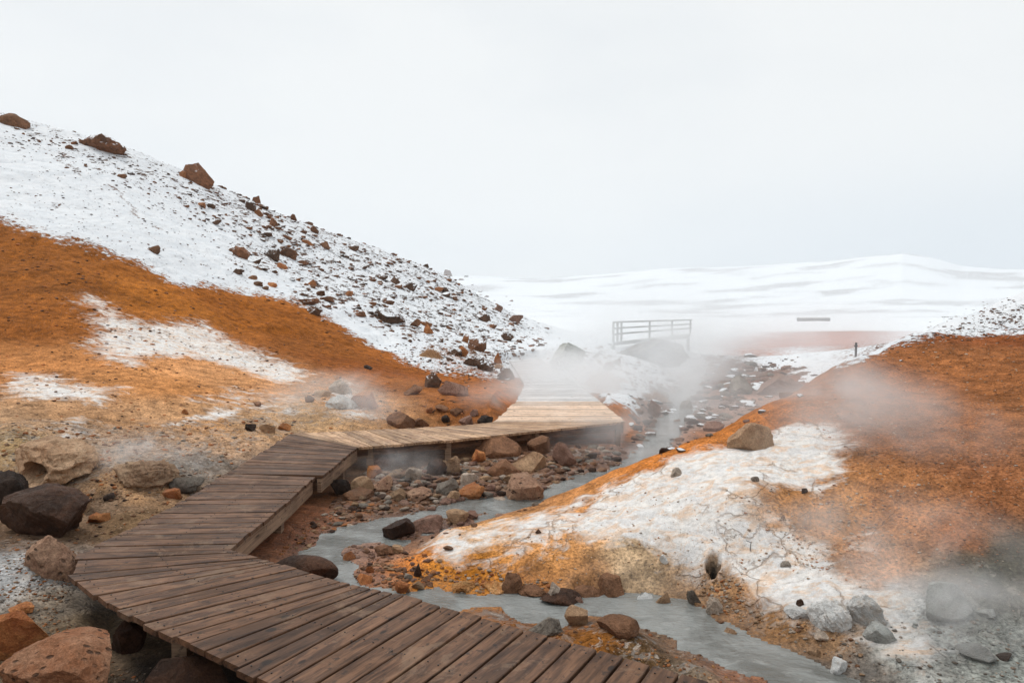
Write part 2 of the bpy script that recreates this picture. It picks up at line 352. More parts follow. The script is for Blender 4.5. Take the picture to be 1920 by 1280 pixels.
_T = np.exp(np.linspace(math.log(2.6), math.log(1900), 900))
def spots(pp, push=1.0):                               # sight lines -> ground points, where the line first meets the relief
    pp = np.asarray(pp, float); a, b, c = ray(pp[:, 0], pp[:, 1])
    X = (a / b)[:, None] * _T; Yy = np.broadcast_to(_T, X.shape); Zr = H + (c / b)[:, None] * _T
    G = gz(X, Yy) - Zr
    out = []
    for i in range(len(pp)):
        w_ = np.nonzero(G[i] > 0)[0]
        if len(w_) and w_[0] > 0:
            k = w_[0]; f = -G[i, k - 1] / (G[i, k] - G[i, k - 1]); Y = _T[k - 1] + f * (_T[k] - _T[k - 1])
        else:
            sub = G[i].copy(); sub[_T > 90] = -1e9; k = int(np.argmax(sub / _T)); Y = _T[k] * push
        out.append((a[i] / b[i] * Y, Y))
    return np.array(out)

SD = np.full(GX.shape, 9.0); mk = (RR < 45) & (GY > 0); SD[mk] = stream_d(GX[mk], GY[mk])
DD = np.full(GX.shape, 9.0); DD[mk] = sdpoly(GX[mk], GY[mk], DP)

COL = [ # soil colours, plus the shade under the deck: pixel of the spot, colour
 (0,450,158,97,46),(100,520,154,95,46),(60,600,166,102,50),(300,560,182,113,50),(450,590,172,103,44),(600,650,160,97,46),(700,690,156,91,44),(800,720,166,103,54),(880,755,162,101,57),(950,745,185,112,60),
 (100,680,198,135,84),(300,720,215,150,95),(450,720,218,160,112),(200,790,208,160,118),(600,780,208,170,130),(700,770,198,145,100),(400,800,205,155,110),(380,870,140,125,112),(300,850,205,172,146),(330,880,160,145,130),(380,830,212,172,138),(450,800,216,174,134),
 (100,850,170,140,105),(250,905,210,165,122),(200,860,196,165,138),(60,800,206,168,134),(200,820,208,172,142),(30,830,190,160,120),(60,1000,125,100,80),(200,950,135,112,92),(260,985,130,104,78),(0,1080,195,195,195),(60,1070,185,183,180),(100,1120,150,135,118),(200,1180,132,112,86),(100,1220,130,108,85),(400,1250,80,66,50),(330,1275,55,45,36),(500,1240,50,42,34),(800,1250,60,48,36),  # row ends with ground under the near deck, its shadow in the colour
 (550,960,155,98,65),(500,1010,158,100,68),(650,930,128,82,50),(750,900,128,104,88),(900,860,155,114,82),(1050,850,160,115,88),(1150,840,165,120,95),(700,940,135,88,52),(850,920,138,102,76),(690,1035,172,130,108),(820,980,150,112,92),
 (700,1080,180,125,95),(950,1165,158,100,50),(1100,1195,165,108,55),(1200,1235,120,92,62),(1300,1255,150,132,112),(1380,1268,190,125,85),
 (760,1060,205,128,68),(820,1070,218,142,58),(800,1095,222,140,45),(1000,1108,200,122,52),(930,1104,220,140,40),(860,1090,215,135,40),(1000,1085,212,146,84),(1050,1060,216,155,98),(1080,1095,205,148,96),(1180,1060,222,190,152),(1000,1000,226,166,112),(900,1010,230,180,130),
 (1150,940,216,150,92),(1250,860,208,130,66),(1400,790,196,122,62),(1500,740,184,114,58),(1600,720,166,103,58),(1700,800,162,105,66),(1850,700,156,101,63),(1850,900,164,108,72),(1700,950,196,134,86),(1550,950,210,150,96),
 (1480,1080,206,152,104),(1330,1000,226,192,160),(1650,1060,206,150,108),(1800,1000,188,126,86),(1890,1040,92,90,78),(1860,1070,82,84,74),(1810,1050,120,108,92),(1900,1110,110,104,92),(1450,1180,192,140,88),(1400,1160,190,140,95),(1330,1120,195,150,108),
 (1550,1200,178,140,104),(1620,1262,150,140,130),(1700,1230,185,188,184),(1850,1240,188,194,188),(1700,1150,225,228,228),(1800,1150,165,166,160),(1900,1180,150,152,146),(1760,1200,195,200,198),
 (1250,800,165,138,125),(1400,745,168,130,112),(1450,720,130,82,62),(1550,640,186,115,88),(1620,640,190,112,80),(1400,660,190,130,105),(1150,765,190,122,72),(1240,745,150,115,100),(1130,715,195,140,95),(1300,760,160,135,125),
 (300,350,120,82,60),(600,480,125,88,66),(800,560,105,84,74),(900,620,98,84,76),(1000,620,110,98,90),(860,700,175,105,52),(100,250,122,84,58),(1800,615,150,88,52),(1100,660,110,95,85),(1200,700,110,95,85),(1000,600,130,125,122),(1500,600,130,125,122)]
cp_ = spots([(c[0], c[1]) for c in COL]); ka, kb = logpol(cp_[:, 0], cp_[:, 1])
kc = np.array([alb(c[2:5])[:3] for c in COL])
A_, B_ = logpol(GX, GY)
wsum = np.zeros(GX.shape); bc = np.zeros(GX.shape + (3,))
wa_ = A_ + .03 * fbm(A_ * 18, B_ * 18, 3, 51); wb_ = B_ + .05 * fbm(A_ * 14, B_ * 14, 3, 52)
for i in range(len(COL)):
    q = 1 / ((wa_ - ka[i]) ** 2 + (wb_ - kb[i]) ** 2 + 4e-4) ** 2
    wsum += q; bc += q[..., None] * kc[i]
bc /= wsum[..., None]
def patch(px, soft=.04):
    s = spots(px, 1.3); a, b = logpol(s[:, 0], s[:, 1]); d = sdpoly(wa_, wb_, list(zip(a, b)))
    return 1 - sstep(-soft, soft, d)
def patch_line(px, wdt, soft):
    s = spots(px); a, b = logpol(s[:, 0], s[:, 1]); d = sdline(wa_, wb_, list(zip(a, b)))
    return 1 - sstep(wdt, wdt + soft, d)
# snow line
SB = [(-900,300),(-300,355),(0,416),(120,456),(250,492),(300,520),(360,540),(400,541),(450,550),(560,572),(620,603),(720,662),(800,697),(850,706),(940,716),(985,705),(1060,712),(1090,735),(1120,738),(1150,758),(1185,765),
      (1215,772),(1245,748),(1262,722),(1300,712),(1350,705),(1400,706),(1450,712),(1500,704),(1560,697),(1600,684),(1660,664),(1720,645),(1760,638),(1800,634),(1860,630),(1920,626),(2300,575)]
sb = spots(SB); sa, sbb = logpol(sb[:, 0], sb[:, 1]); o_ = np.argsort(sa)
edge = np.interp(wa_, sa[o_], sbb[o_])
snow = sstep(-.07, .10, wb_ - edge)
snow = np.where(np.abs(A_) > 1.3, 0, snow)
rocky = np.zeros_like(snow)
rocky = np.maximum(rocky, 1.0 * patch([(330,290),(470,340),(620,420),(740,455),(840,495),(900,535),(1000,600),(1035,625),(960,690),(860,690),(780,650),(640,590),(560,560),(520,520),(440,500),(420,420),(330,350)], .06))
rocky = np.maximum(rocky, .8 * patch([(0,195),(100,225),(200,245),(340,298),(420,420),(330,380),(200,330),(60,265),(0,240)], .03))
rocky = np.maximum(rocky, .9 * patch([(1030,650),(1120,650),(1260,700),(1250,760),(1190,765),(1120,730),(1060,690)], .05))
rocky = np.maximum(rocky, .85 * patch([(1600,672),(1720,632),(1790,606),(1920,556),(1920,612),(1800,625),(1700,645)], .05))
rocky = np.maximum(rocky, .35 * patch([(0,300),(120,330),(330,430),(560,560),(400,540),(250,490),(0,415)], .06))
hl = sstep(650, 900, RR)
rocky = np.maximum(rocky, hl * (.85 * sstep(.12, .55, ridged(GX / 90 + GY / 400, GY / 50, 6, 63)) * sstep(-.12, .22, fbm(GX / 200, GY / 100, 5, 61)) + .35))
rocky = np.maximum(rocky, .3 * (RR > 60) * (RR < 600))
def cut(p, k): 
    global snow
    snow = snow * (1 - k * p)
cut(patch([(1330,668),(1345,640),(1450,622),(1600,619),(1700,621),(1690,642),(1600,656),(1500,652),(1450,667),(1380,676)], .16), .80)
cut(patch([(1105,728),(1120,705),(1150,700),(1170,715),(1160,732),(1130,738)], .03), .9)
cut(patch([(1195,748),(1215,728),(1240,722),(1262,740),(1250,765),(1215,770)], .03), .9)
cut(patch([(780,668),(800,650),(880,650),(960,680),(960,722),(850,706)], .03), .42)
rocky = np.maximum(rocky, .9 * patch([(760,660),(800,640),(900,660),(960,680),(960,722),(850,706)], .04))
cut(patch([(1230,740),(1290,700),(1340,680),(1420,690),(1500,690),(1440,750),(1330,790),(1240,790)], .03), .74)
rocky = np.maximum(rocky, .8 * patch([(1230,700),(1340,670),(1500,680),(1480,750),(1330,800),(1230,800)], .04))
cut(patch_line([(70,277),(110,292),(150,325),(190,345),(235,380),(265,408),(300,430)], .002, .008), .42)
crust = np.zeros_like(snow)
for pl, k_ in (([(0,800),(120,790),(330,800),(470,770),(640,700),(740,760),(720,800),(540,812),(430,880),(330,925),(0,925)], .62), ([(0,1010),(150,1040),(180,1120),(0,1090)], .5),
   ([(740,1060),(800,1085),(930,1095),(1060,1100),(1180,1090),(1300,1070),(1320,1120),(1180,1112),(1050,1128),(880,1114),(740,1104)], .1), ([(1430,1130),(1560,1110),(1720,1110),(1920,1040),(1920,1290),(1600,1290),(1500,1215)], .38),
   ([(820,1150),(1000,1168),(1180,1170),(1400,1280),(1240,1280),(1000,1195)], .8), ([(600,935),(700,880),(900,840),(1160,840),(1180,870),(1060,900),(960,945),(700,968)], .7), ([(1320,1130),(1500,1210),(1620,1290),(1560,1180),(1430,1150)], .7)):
    crust = np.maximum(crust, k_ * patch(pl, .04))
crust *= (SD > 0) * (DD > .05) * (RR < 16)
GZ += crust * sstep(0, .25, np.minimum(SD, DD)) * (.05 * ridged(GX / .30, GY / .30, 4, 91) + .05 * fbm(GX / .12, GY / .12, 3, 92)) * np.clip(RR / 8, .5, 1.3)
mineral = np.zeros_like(snow)
def addm(p, k):
    global mineral
    mineral = np.maximum(mineral, p * k)
addm(patch([(150,545),(200,555),(215,572),(260,600),(330,600),(380,600),(440,640),(500,665),(600,700),(570,725),(500,715),(430,690),(350,668),(300,672),(240,692),(200,675),(160,655),(175,620),(165,585)], .05), .74)
addm(patch([(0,703),(60,700),(160,715),(240,732),(200,757),(100,752),(0,748)], .05), .74)
addm(patch([(80,790),(160,780),(180,820),(100,840)], .05), .55)
addm(patch([(330,740),(420,720),(560,735),(600,780),(450,770),(340,765)], .04), .42)
addm(patch([(1130,915),(1200,882),(1280,852),(1380,832),(1470,796),(1580,786),(1592,880),(1560,912),(1440,922),(1400,945),(1440,965),(1510,1005),(1560,1065),(1620,1090),(1700,1105),(1720,1140),(1640,1165),(1560,1165),(1480,1160),(1400,1148),(1385,1120),(1360,1080),(1290,1075),(1200,1040),(1100,1020),(1040,1000)], .05), .84)
addm(patch([(1180,900),(1300,870),(1330,930),(1250,990),(1150,1000),(1120,950)], .06), .88)
addm(patch([(1450,1120),(1560,1115),(1700,1150),(1640,1180),(1540,1170),(1480,1155)], .04), .95)
addm(patch([(780,1010),(900,985),(1030,950),(1130,920),(1150,1000),(1100,1030),(980,1045),(860,1060),(790,1050)], .05), .60)
addm(patch([(590,740),(640,700),(700,745),(720,790),(640,790)], .04), .56)
addm(patch([(380,770),(460,760),(450,785),(330,805),(300,800)], .02), .6)
addm(patch([(780,1060),(850,1085),(960,1090),(1040,1070),(1150,1040),(1240,1050),(1260,1020),(1100,1000),(900,1040)], .04), .47)
addm(patch([(1540,1160),(1700,1120),(1760,1190),(1900,1230),(1720,1260),(1640,1230)], .05), .66)
addm(patch([(1400,960),(1520,1000),(1640,1000),(1640,1080),(1500,1060)], .05), .5)
mineral *= 1 - .9 * (1 - sstep(.03, .16, SD))
wet = np.maximum(1 - sstep(.02, .45, SD), .8 * patch([(600,930),(700,900),(900,860),(1060,830),(1150,850),(1100,900),(900,945),(700,975),(560,1040),(480,1040)], .08))
wet = np.maximum(wet, .6 * (1 - sstep(-.1, .35, DD)) * (RR < 12)); wet = np.maximum(wet, .5 * patch([(1500,1200),(1700,1120),(1920,1120),(1920,1290),(1600,1290)], .08))  # ground under the deck darkened as its shade; mud flat wet
wet *= (SD < 8)

GZ += np.clip(mineral, 0, .9) * (RR < 12) * sstep(.02, .25, np.minimum(SD, DD)) * (.030 * ridged(GX / .42, GY / .42, 4, 95) + .022 * fbm(GX / .13, GY / .13, 3, 96))
for pc, pr, pd in PITS:
    q = 1 - sstep(pr * .85, pr * 1.3, np.hypot(GX - pc[0], GY - pc[1]))
    bc = bc * (1 - q[..., None]) + q[..., None] * np.array([.035, .032, .024]); mineral *= 1 - q; wet = np.maximum(wet, q * .8)
dzr = np.gradient(GZ, axis=1) ; dxr = np.gradient(GX, axis=1); dyr = np.gradient(GY, axis=1)
dza = np.gradient(GZ, axis=0) ; dxa = np.gradient(GX, axis=0); dya = np.gradient(GY, axis=0)
NX = dya * dzr - dza * dyr; NY = dza * dxr - dxa * dzr; NZ = dxa * dyr - dya * dxr
NL = np.sqrt(NX ** 2 + NY ** 2 + NZ ** 2) + 1e-12; NN = np.stack([NX / NL, NY / NL, NZ / NL], -1); NN[NN[..., 2] < 0] *= -1

def sheet(name, fmask, zz, material, attrs=True, normals=True):
    """mesh of the grid cells where fmask[i, j] is set"""
    I, J = np.nonzero(fmask)
    idx = np.arange(NA * NR).reshape(NA, NR)
    q = np.stack([idx[I, J], idx[(I + 1) % NA, J], idx[(I + 1) % NA, J + 1], idx[I, J + 1]], -1)
    used, inv = np.unique(q, return_inverse=True); inv = inv.reshape(q.shape)
    me = bpy.data.meshes.new(name)
    V = np.stack([GX.ravel()[used], GY.ravel()[used], zz.ravel()[used]], -1)
    me.vertices.add(len(used)); me.vertices.foreach_set('co', V.ravel().astype(np.float32))
    me.loops.add(inv.size); me.loops.foreach_set('vertex_index', inv.ravel().astype(np.int32))
    me.polygons.add(len(q)); me.polygons.foreach_set('loop_start', (np.arange(len(q)) * 4).astype(np.int32))
    me.polygons.foreach_set('use_smooth', np.ones(len(q), bool))
    me.update(calc_edges=True)
    if attrs:
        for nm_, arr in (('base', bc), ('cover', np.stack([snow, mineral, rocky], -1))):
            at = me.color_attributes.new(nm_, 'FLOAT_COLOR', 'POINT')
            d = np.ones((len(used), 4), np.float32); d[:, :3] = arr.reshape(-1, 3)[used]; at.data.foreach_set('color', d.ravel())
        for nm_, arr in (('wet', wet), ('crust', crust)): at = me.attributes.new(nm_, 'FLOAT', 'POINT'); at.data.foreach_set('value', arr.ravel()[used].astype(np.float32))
    if normals: me.normals_split_custom_set_from_vertices(NN.reshape(-1, 3)[used].tolist())
    me.materials.append(material)
    o = bpy.data.objects.new(name, me); C.objects.link(o); o['kind'] = 'structure'; return o

I1 = np.roll(np.arange(NA), -1)
fx = (GX[:, :-1] + GX[I1, 1:]) / 2; fy = (GY[:, :-1] + GY[I1, 1:]) / 2; fz = (GZ[:, :-1] + GZ[I1, 1:]) / 2; fr = np.hypot(fx, fy); fa_ = np.arctan2(fx, fy)
far_m = fr > 620
mp_ = spots([(760,1035),(740,1095),(900,1108),(1050,1120),(1280,1112),(1320,1140),(1400,1180),(1520,1230),(1600,1180),(1750,1120),(1920,1100)])
MP = [tuple(v) for v in mp_] + [(6, 4.5), (14, 10), (14, 15)] + [tuple((x - 960) / 1280 * Y * np.array([1, 0]) + np.array([0, Y])) for x, Y in ((1920,14.5),(1790,13),(1600,10.5),(1450,9.3),(1300,8.4),(1165,7.8),(1000,7.5),(850,7.0))]
mound_m = (sdpoly(fx, fy, MP) < 0) & ~far_m
hill_m = (fz > .16) & (fx < 0.8) & (fr > 9) & (fr < 110) & (fa_ > -1.2) & (fa_ < .08) & ~far_m & ~mound_m
grd_m = ~(far_m | mound_m | hill_m)
sheet('ground', grd_m, GZ, TERR); sheet('hillside', hill_m, GZ, TERR); sheet('mound', mound_m, GZ, TERR); sheet('distant_hills', far_m, GZ, TERR)

def water_material():
    m, N = mat('milky_water')
    pos = N('ShaderNodeNewGeometry').outputs['Position']
    st = N('ShaderNodeMapping', {'Vector': pos, 'Rotation': (0, 0, .6), 'Scale': (1.0, 2.2, 1)}).outputs[0]
    a = N.noise(st, 7, 5, .6, 1.0); b = N.noise(pos, 1.3, 4, .6, 1.5)
    c = N.mix(N.rng(b, .35, .65), (.12, .122, .112, 1), (.24, .25, .24, 1))
    c = N.mix(N.rng(a, .52, .72, 0, .4), c, (.36, .365, .35, 1))
    bp = N('ShaderNodeBump', {'Strength': .5, 'Distance': .035, 'Height': N.add(a, N.mul(N.noise(pos, 32, 4, .6), .5))})
    s = N('ShaderNodeBsdfPrincipled', {'Base Color': c, 'Roughness': .10, 'Normal': bp.outputs[0]})
    N.out(s.outputs[0]); return m
wm = np.minimum(np.minimum(SD[:, :-1], SD[I1, 1:]), SD[I1, :-1]) < .18
sheet('stream', wm & (fr < 45), wl(GY), water_material(), attrs=False, normals=False)

# ------------------------------------------------------------------ mesh helpers for things
def tag(o, label, cat, group=None, kind=None):
    if label: o['label'] = label
    if cat: o['category'] = cat
    if group: o['group'] = group
    if kind: o['kind'] = kind
    return o
def empty(name, loc, rz=0):
    o = bpy.data.objects.new(name, None); C.objects.link(o); o.location = loc; o.rotation_euler[2] = rz; return o
def mesh_obj(name, V, F, m, parent=None, smooth=False, loc=(0, 0, 0)):
    me = bpy.data.meshes.new(name); me.from_pydata([tuple(v) for v in V], [], [tuple(f) for f in F])
    if smooth: me.polygons.foreach_set('use_smooth', np.ones(len(F), bool))
    me.update()
    if m: me.materials.append(m)
    o = bpy.data.objects.new(name, me); C.objects.link(o); o.location = loc
    if parent: o.parent = parent
    return o
class MB:
    def __init__(s): s.V = []; s.F = []
    def hexa(s, b, t):                       # four bottom, four top corners
        k = len(s.V); s.V += [tuple(v) for v in b] + [tuple(v) for v in t]
        s.F += [(k+3,k+2,k+1,k), (k+4,k+5,k+6,k+7)] + [(k+i, k+(i+1)%4, k+4+(i+1)%4, k+4+i) for i in range(4)]
    def beam(s, a, b, wdt, z0, z1):          # upright board along a-b, centred, between z0 and z1
        a = np.array(a[:2]); b = np.array(b[:2]); d = (b - a) / max(np.linalg.norm(b - a), 1e-6); n_ = np.array([-d[1], d[0]]) * wdt / 2
        q = [a - n_, b - n_, b + n_, a + n_]
        s.hexa([(v[0], v[1], z0) for v in q], [(v[0], v[1], z1) for v in q])
    def rod(s, a, b, r, k=8):
        a = Vector(a); b = Vector(b); d = (b - a).normalized(); u = d.orthogonal().normalized(); v = d.cross(u); o = len(s.V)
        for p in (a, b):
            for i in range(k):
                t = 2 * math.pi * i / k; s.V.append(tuple(p + (u * math.cos(t) + v * math.sin(t)) * r))
        s.F += [(o+i, o+(i+1)%k, o+k+(i+1)%k, o+k+i) for i in range(k)] + [tuple(range(o+k-1, o-1, -1)), tuple(range(o+k, o+2*k))]
    def obj(s, name, m, parent=None, loc=(0, 0, 0)): return mesh_obj(name, s.V, s.F, m, parent, loc=loc)

# ------------------------------------------------------------------ boardwalk
def wood_material(name, dark, light, wetness=.5):
    m, N = mat(name)
    uv = N('ShaderNodeUVMap', uv_map='grain').outputs[0]
    g = N('ShaderNodeMapping', {'Vector': uv, 'Scale': (2.6, 26, 1)}).outputs[0]
    f = N('ShaderNodeMapping', {'Vector': uv, 'Scale': (9, 95, 1)}).outputs[0]
    pos = N('ShaderNodeNewGeometry').outputs['Position']
    n1 = N.noise(g, 1, 6, .6, .8); n2 = N.noise(f, 1, 4, .6); n3 = N.noise(pos, 1.6, 6, .6); n4 = N.noise(pos, 14, 5, .7)
    bt = N('ShaderNodeAttribute', attribute_name='tone').outputs['Fac']
    c = N.mix(N.rng(n1, .3, .72), dark, light)
    c = N.scale(c, N.rng(n2, .25, .75, .72, 1.25, False)); c = N.scale(c, N.rng(bt, 0, 1, .72, 1.3, False))
    c = N.mix(N.rng(n3, .45, .68, 0, .45), c, N.scale(c, .55))
    c = N.mix(N.rng(n4, .57, .66, 0, .75), c, (.020, .017, .016, 1))
    kn = N('ShaderNodeTexVoronoi', {'Vector': N('ShaderNodeMapping', {'Vector': uv, 'Scale': (3.2, 9, 1)}).outputs[0], 'Scale': 1.0}).outputs['Distance']
    c = N.mix(N.rng(kn, .13, .07, 0, .85), c, (.018, .013, .011, 1))
    c = N.mix(N.rng(N.noise(pos, 2.7, 8, .75, .7), .54, .62, 0, .38), c, (.26, .17, .11, 1))
    c = N.mix(N.rng(N.noise(pos, 9, 6, .75), .64, .74, 0, .35), c, (.20, .15, .12, 1))
    bp = N('ShaderNodeBump', {'Strength': .35, 'Distance': .01, 'Height': N.add(N.mul(n2, .6), N.mul(n1, .5))})
    s = N('ShaderNodeBsdfPrincipled', {'Base Color': c, 'Roughness': N.rng(n3, .3, .7, .5, .68), 'Normal': bp.outputs[0], 'Specular IOR Level': .22})
    N.out(s.outputs[0]); return m
WOOD = wood_material('weathered_planks', (.046, .024, .015, 1), (.178, .092, .051, 1))
BEAM = wood_material('beam_timber', (.15, .095, .062, 1), (.34, .23, .155, 1))
SHEEN = wood_material('sheen_planks', (.24, .14, .085, 1), (.58, .38, .23, 1))  # light tan carries the sky sheen seen on the flat-angled boards
STEAMY = wood_material('steam_veil_planks', (.40, .40, .40, 1), (.68, .69, .70, 1))  # white veil of steam painted into the farthest planks
STEAMLIT = wood_material('steamlit_planks', (.58, .41, .29, 1), (.72, .53, .39, 1))  # orange sheen of the lit steam painted into these planks
SM_, SN_ = mat('dark_steel'); SN_.out(SN_('ShaderNodeBsdfPrincipled', {'Base Color': (.03, .026, .024, 1), 'Roughness': .5, 'Metallic': .4}).outputs[0]); SCREW = SM_
def px0(p): q = pZ(p[0], p[1], 0.0); return np.array([float(q[0]), float(q[1])])
ST = [(np.array([.9, 1.95]), np.array([1.52, 3.04])), (np.array([-1.31, 3.43]), np.array([-.71, 4.44]))] + [(px0(a), px0(b)) for a, b in [
  ((297,1181),(640,1090)),((200,1130),(530,1058)),((133,1076),(483,1046)),((152,1036),(430,1030)),((240,992),(480,988)),((345,937),(545,935)),((424,887),(590,893)),
  ((424,887),(606,891)),((500,842),(655,850)),((530,822),(668,840)),((545,813),(671,838)),((640,808),(700,836)),((760,803),(850,824)),((870,797),(1020,806)),((925,791),(1172,790)),
  ((968,752),(1125,752)),((984,722),(1085,722)),((972,700),(1050,697)),((955,676),(1012,672))]]
SECT = [('deck', 0, 5), ('deck', 5, 8), ('deck', 9, 12), ('deck', 12, 16), ('deck', 16, 17), ('deck', 17, 20)]
FIN = {12: 'sheen', 16: 'pale', 17: 'steamy'}
walk = empty('boardwalk', (-2.5, 6.5, 0)); tag(walk, 'brown plank boardwalk zigzagging from the near edge across the stream valley', 'boardwalk')
def put(o):                                   # keep world place under the boardwalk's empty
    o.parent = walk; o.matrix_parent_inverse = walk.matrix_basis.inverted() if False else o.matrix_parent_inverse
    o.location = (2.5, -6.5, 0)
for nm_, s0, s1 in SECT:
    V = []; F = []; UV = []; TN = []; SCR = []
    for s in range(s0, s1):
        L0, R0 = ST[s]; L1, R1 = ST[s + 1]
        ln = (np.linalg.norm(L1 - L0) + np.linalg.norm(R1 - R0)) / 2
        big = max(np.linalg.norm(L1 - L0), np.linalg.norm(R1 - R0))
        k = max(1, round((.4 * ln + .6 * big) / .153))
        for i in range(k):
            t0 = i / k; t1 = (i + 1) / k
            a = L0 + (L1 - L0) * t0; b = L0 + (L1 - L0) * t1; c = R0 + (R1 - R0) * t0; d = R0 + (R1 - R0) * t1
            ext = (c - a) / np.linalg.norm(c - a)
            e0, e1 = random.uniform(-.02, .025), random.uniform(-.008, .012)
            a = a - ext * e0; b = b - ext * e0; c = c + ext * e1; d = d + ext * e1
            def gap(p, q):
                v = q - p; l = np.linalg.norm(v)
                g = min(.0075, l * .2); v = v / max(l, 1e-6) * g; return p + v, q - v
            a, b = gap(a, b); c, d = gap(c, d)
            for e_ in (.055, .5, .945):
                for f_ in (.25, .75):
                    if np.linalg.norm(b - a) > .08 or e_ > .4: SCR.append((a + (b - a) * f_) * (1 - e_) + (c + (d - c) * f_) * e_)
            zt = random.uniform(-.003, .003); zs = random.uniform(-.002, .002)
            nseg = 1
            k0 = len(V); wdt = np.linalg.norm(b - a) + np.linalg.norm(d - c); wdt /= 2; lg = np.linalg.norm(c - a)
            ch = .004; 
            ring = []
            for p, q, zz in ((a, b, zt + zs), (c, d, zt - zs)):
                u = (q - p) / max(np.linalg.norm(q - p), 1e-6) * min(ch, np.linalg.norm(q - p) * .2)
                ring.append([(*p, zz - .036), (*p, zz - ch), (*(p + u), zz), (*(q - u), zz), (*q, zz - ch), (*q, zz - .036)])
            V += ring[0] + ring[1]
            ou, ovv = random.uniform(0, 50), random.uniform(0, 50)
            vs = [0, .03, .04, wdt - .01, wdt, wdt + .03]
            uvv = [(ou, ovv + v) for v in vs] + [(ou + lg, ovv + v) for v in vs]
            tn = random.random()
            fs = [(j, j + 1, 6 + j + 1, 6 + j) for j in range(5)] + [(5, 0, 6, 11), (5, 4, 3, 2, 1, 0), (6, 7, 8, 9, 10, 11)]
            for f in fs:
                F.append(tuple(k0 + j for j in f)); UV.append([uvv[j] for j in f])
            TN += [tn] * 12
    me = bpy.data.meshes.new('deck'); me.from_pydata([tuple(map(float, v)) for v in V], [], F)
    uvl = me.uv_layers.new(name='grain'); uvl.data.foreach_set('uv', np.array([c for f in UV for c in f], np.float32).ravel())
    at = me.attributes.new('tone', 'FLOAT', 'POINT'); at.data.foreach_set('value', np.array(TN, np.float32))
    me.materials.append({'sheen': SHEEN, 'steamy': STEAMY, 'pale': STEAMLIT}.get(FIN.get(s0), WOOD))
    bm = bmesh.new(); bm.from_mesh(me); bmesh.ops.recalc_face_normals(bm, faces=bm.faces); bm.to_mesh(me); bm.free()
    o = bpy.data.objects.new(nm_, me); C.objects.link(o); put(o)
    if s0 < 9:
        mbs = MB()
        for p in SCR: mbs.rod((p[0], p[1], .0005), (p[0], p[1], .0045), .0048, 6)
        o2 = mbs.obj('screw_heads', SCREW); put(o2); o2['kind'] = 'stuff'
def uvbox(me):
    uvl = me.uv_layers.new(name='grain')
    for p in me.polygons:
        for li in p.loop_indices:
            v = me.vertices[me.loops[li].vertex_index].co; uvl.data[li].uv = (v.x * .8 + v.y * .6, v.z + v.x * .01)
    at = me.attributes.new('tone', 'FLOAT', 'POINT'); at.data.foreach_set('value', np.full(len(me.vertices), .6, np.float32))
def sidebeam(idx, side, z1=-.042, z0=-.20, inset=.05, m=None):
    for s in idx:
        L0, R0 = ST[s]; L1, R1 = ST[s + 1]
        a, b = (L0, L1) if side == 'L' else (R0, R1)
        if np.linalg.norm(b - a) < .05: continue
        ia, ib = ((R0 - L0), (R1 - L1)) if side == 'L' else ((L0 - R0), (L1 - R1))
        a = a + ia / np.linalg.norm(ia) * inset; b = b + ib / np.linalg.norm(ib) * inset
        mb = MB(); mb.beam(a, b, .045, z0, z1); o = mb.obj('side_beam', m or BEAM); uvbox(o.data); put(o)
sidebeam([0,1,2,3,4,5,6,7,9,10,11,16,17], 'R'); sidebeam([12,13,14,15], 'R', z0=-.15, inset=.12, m=WOOD); sidebeam([0,1,2,3,4], 'L', z0=-.13, inset=.2)  # far front beams use the dark plank wood to stand for their shade
for s in (0, 1, 2, 5, 7, 10, 13, 14, 15, 16, 17):
    L0, R0 = ST[s]
    for e, (p, q) in enumerate(((L0, R0), (R0, L0))):
        c = p + (q - p) / np.linalg.norm(q - p) * .13; zg = float(gz(c[0], c[1]))
        if e == 0 and s > 4: continue
        mb = MB(); mb.beam(c - [.045, 0], c + [.045, 0], .09, min(zg - .15, -.3), -.043); o = mb.obj('support_post', BEAM); uvbox(o.data); put(o)

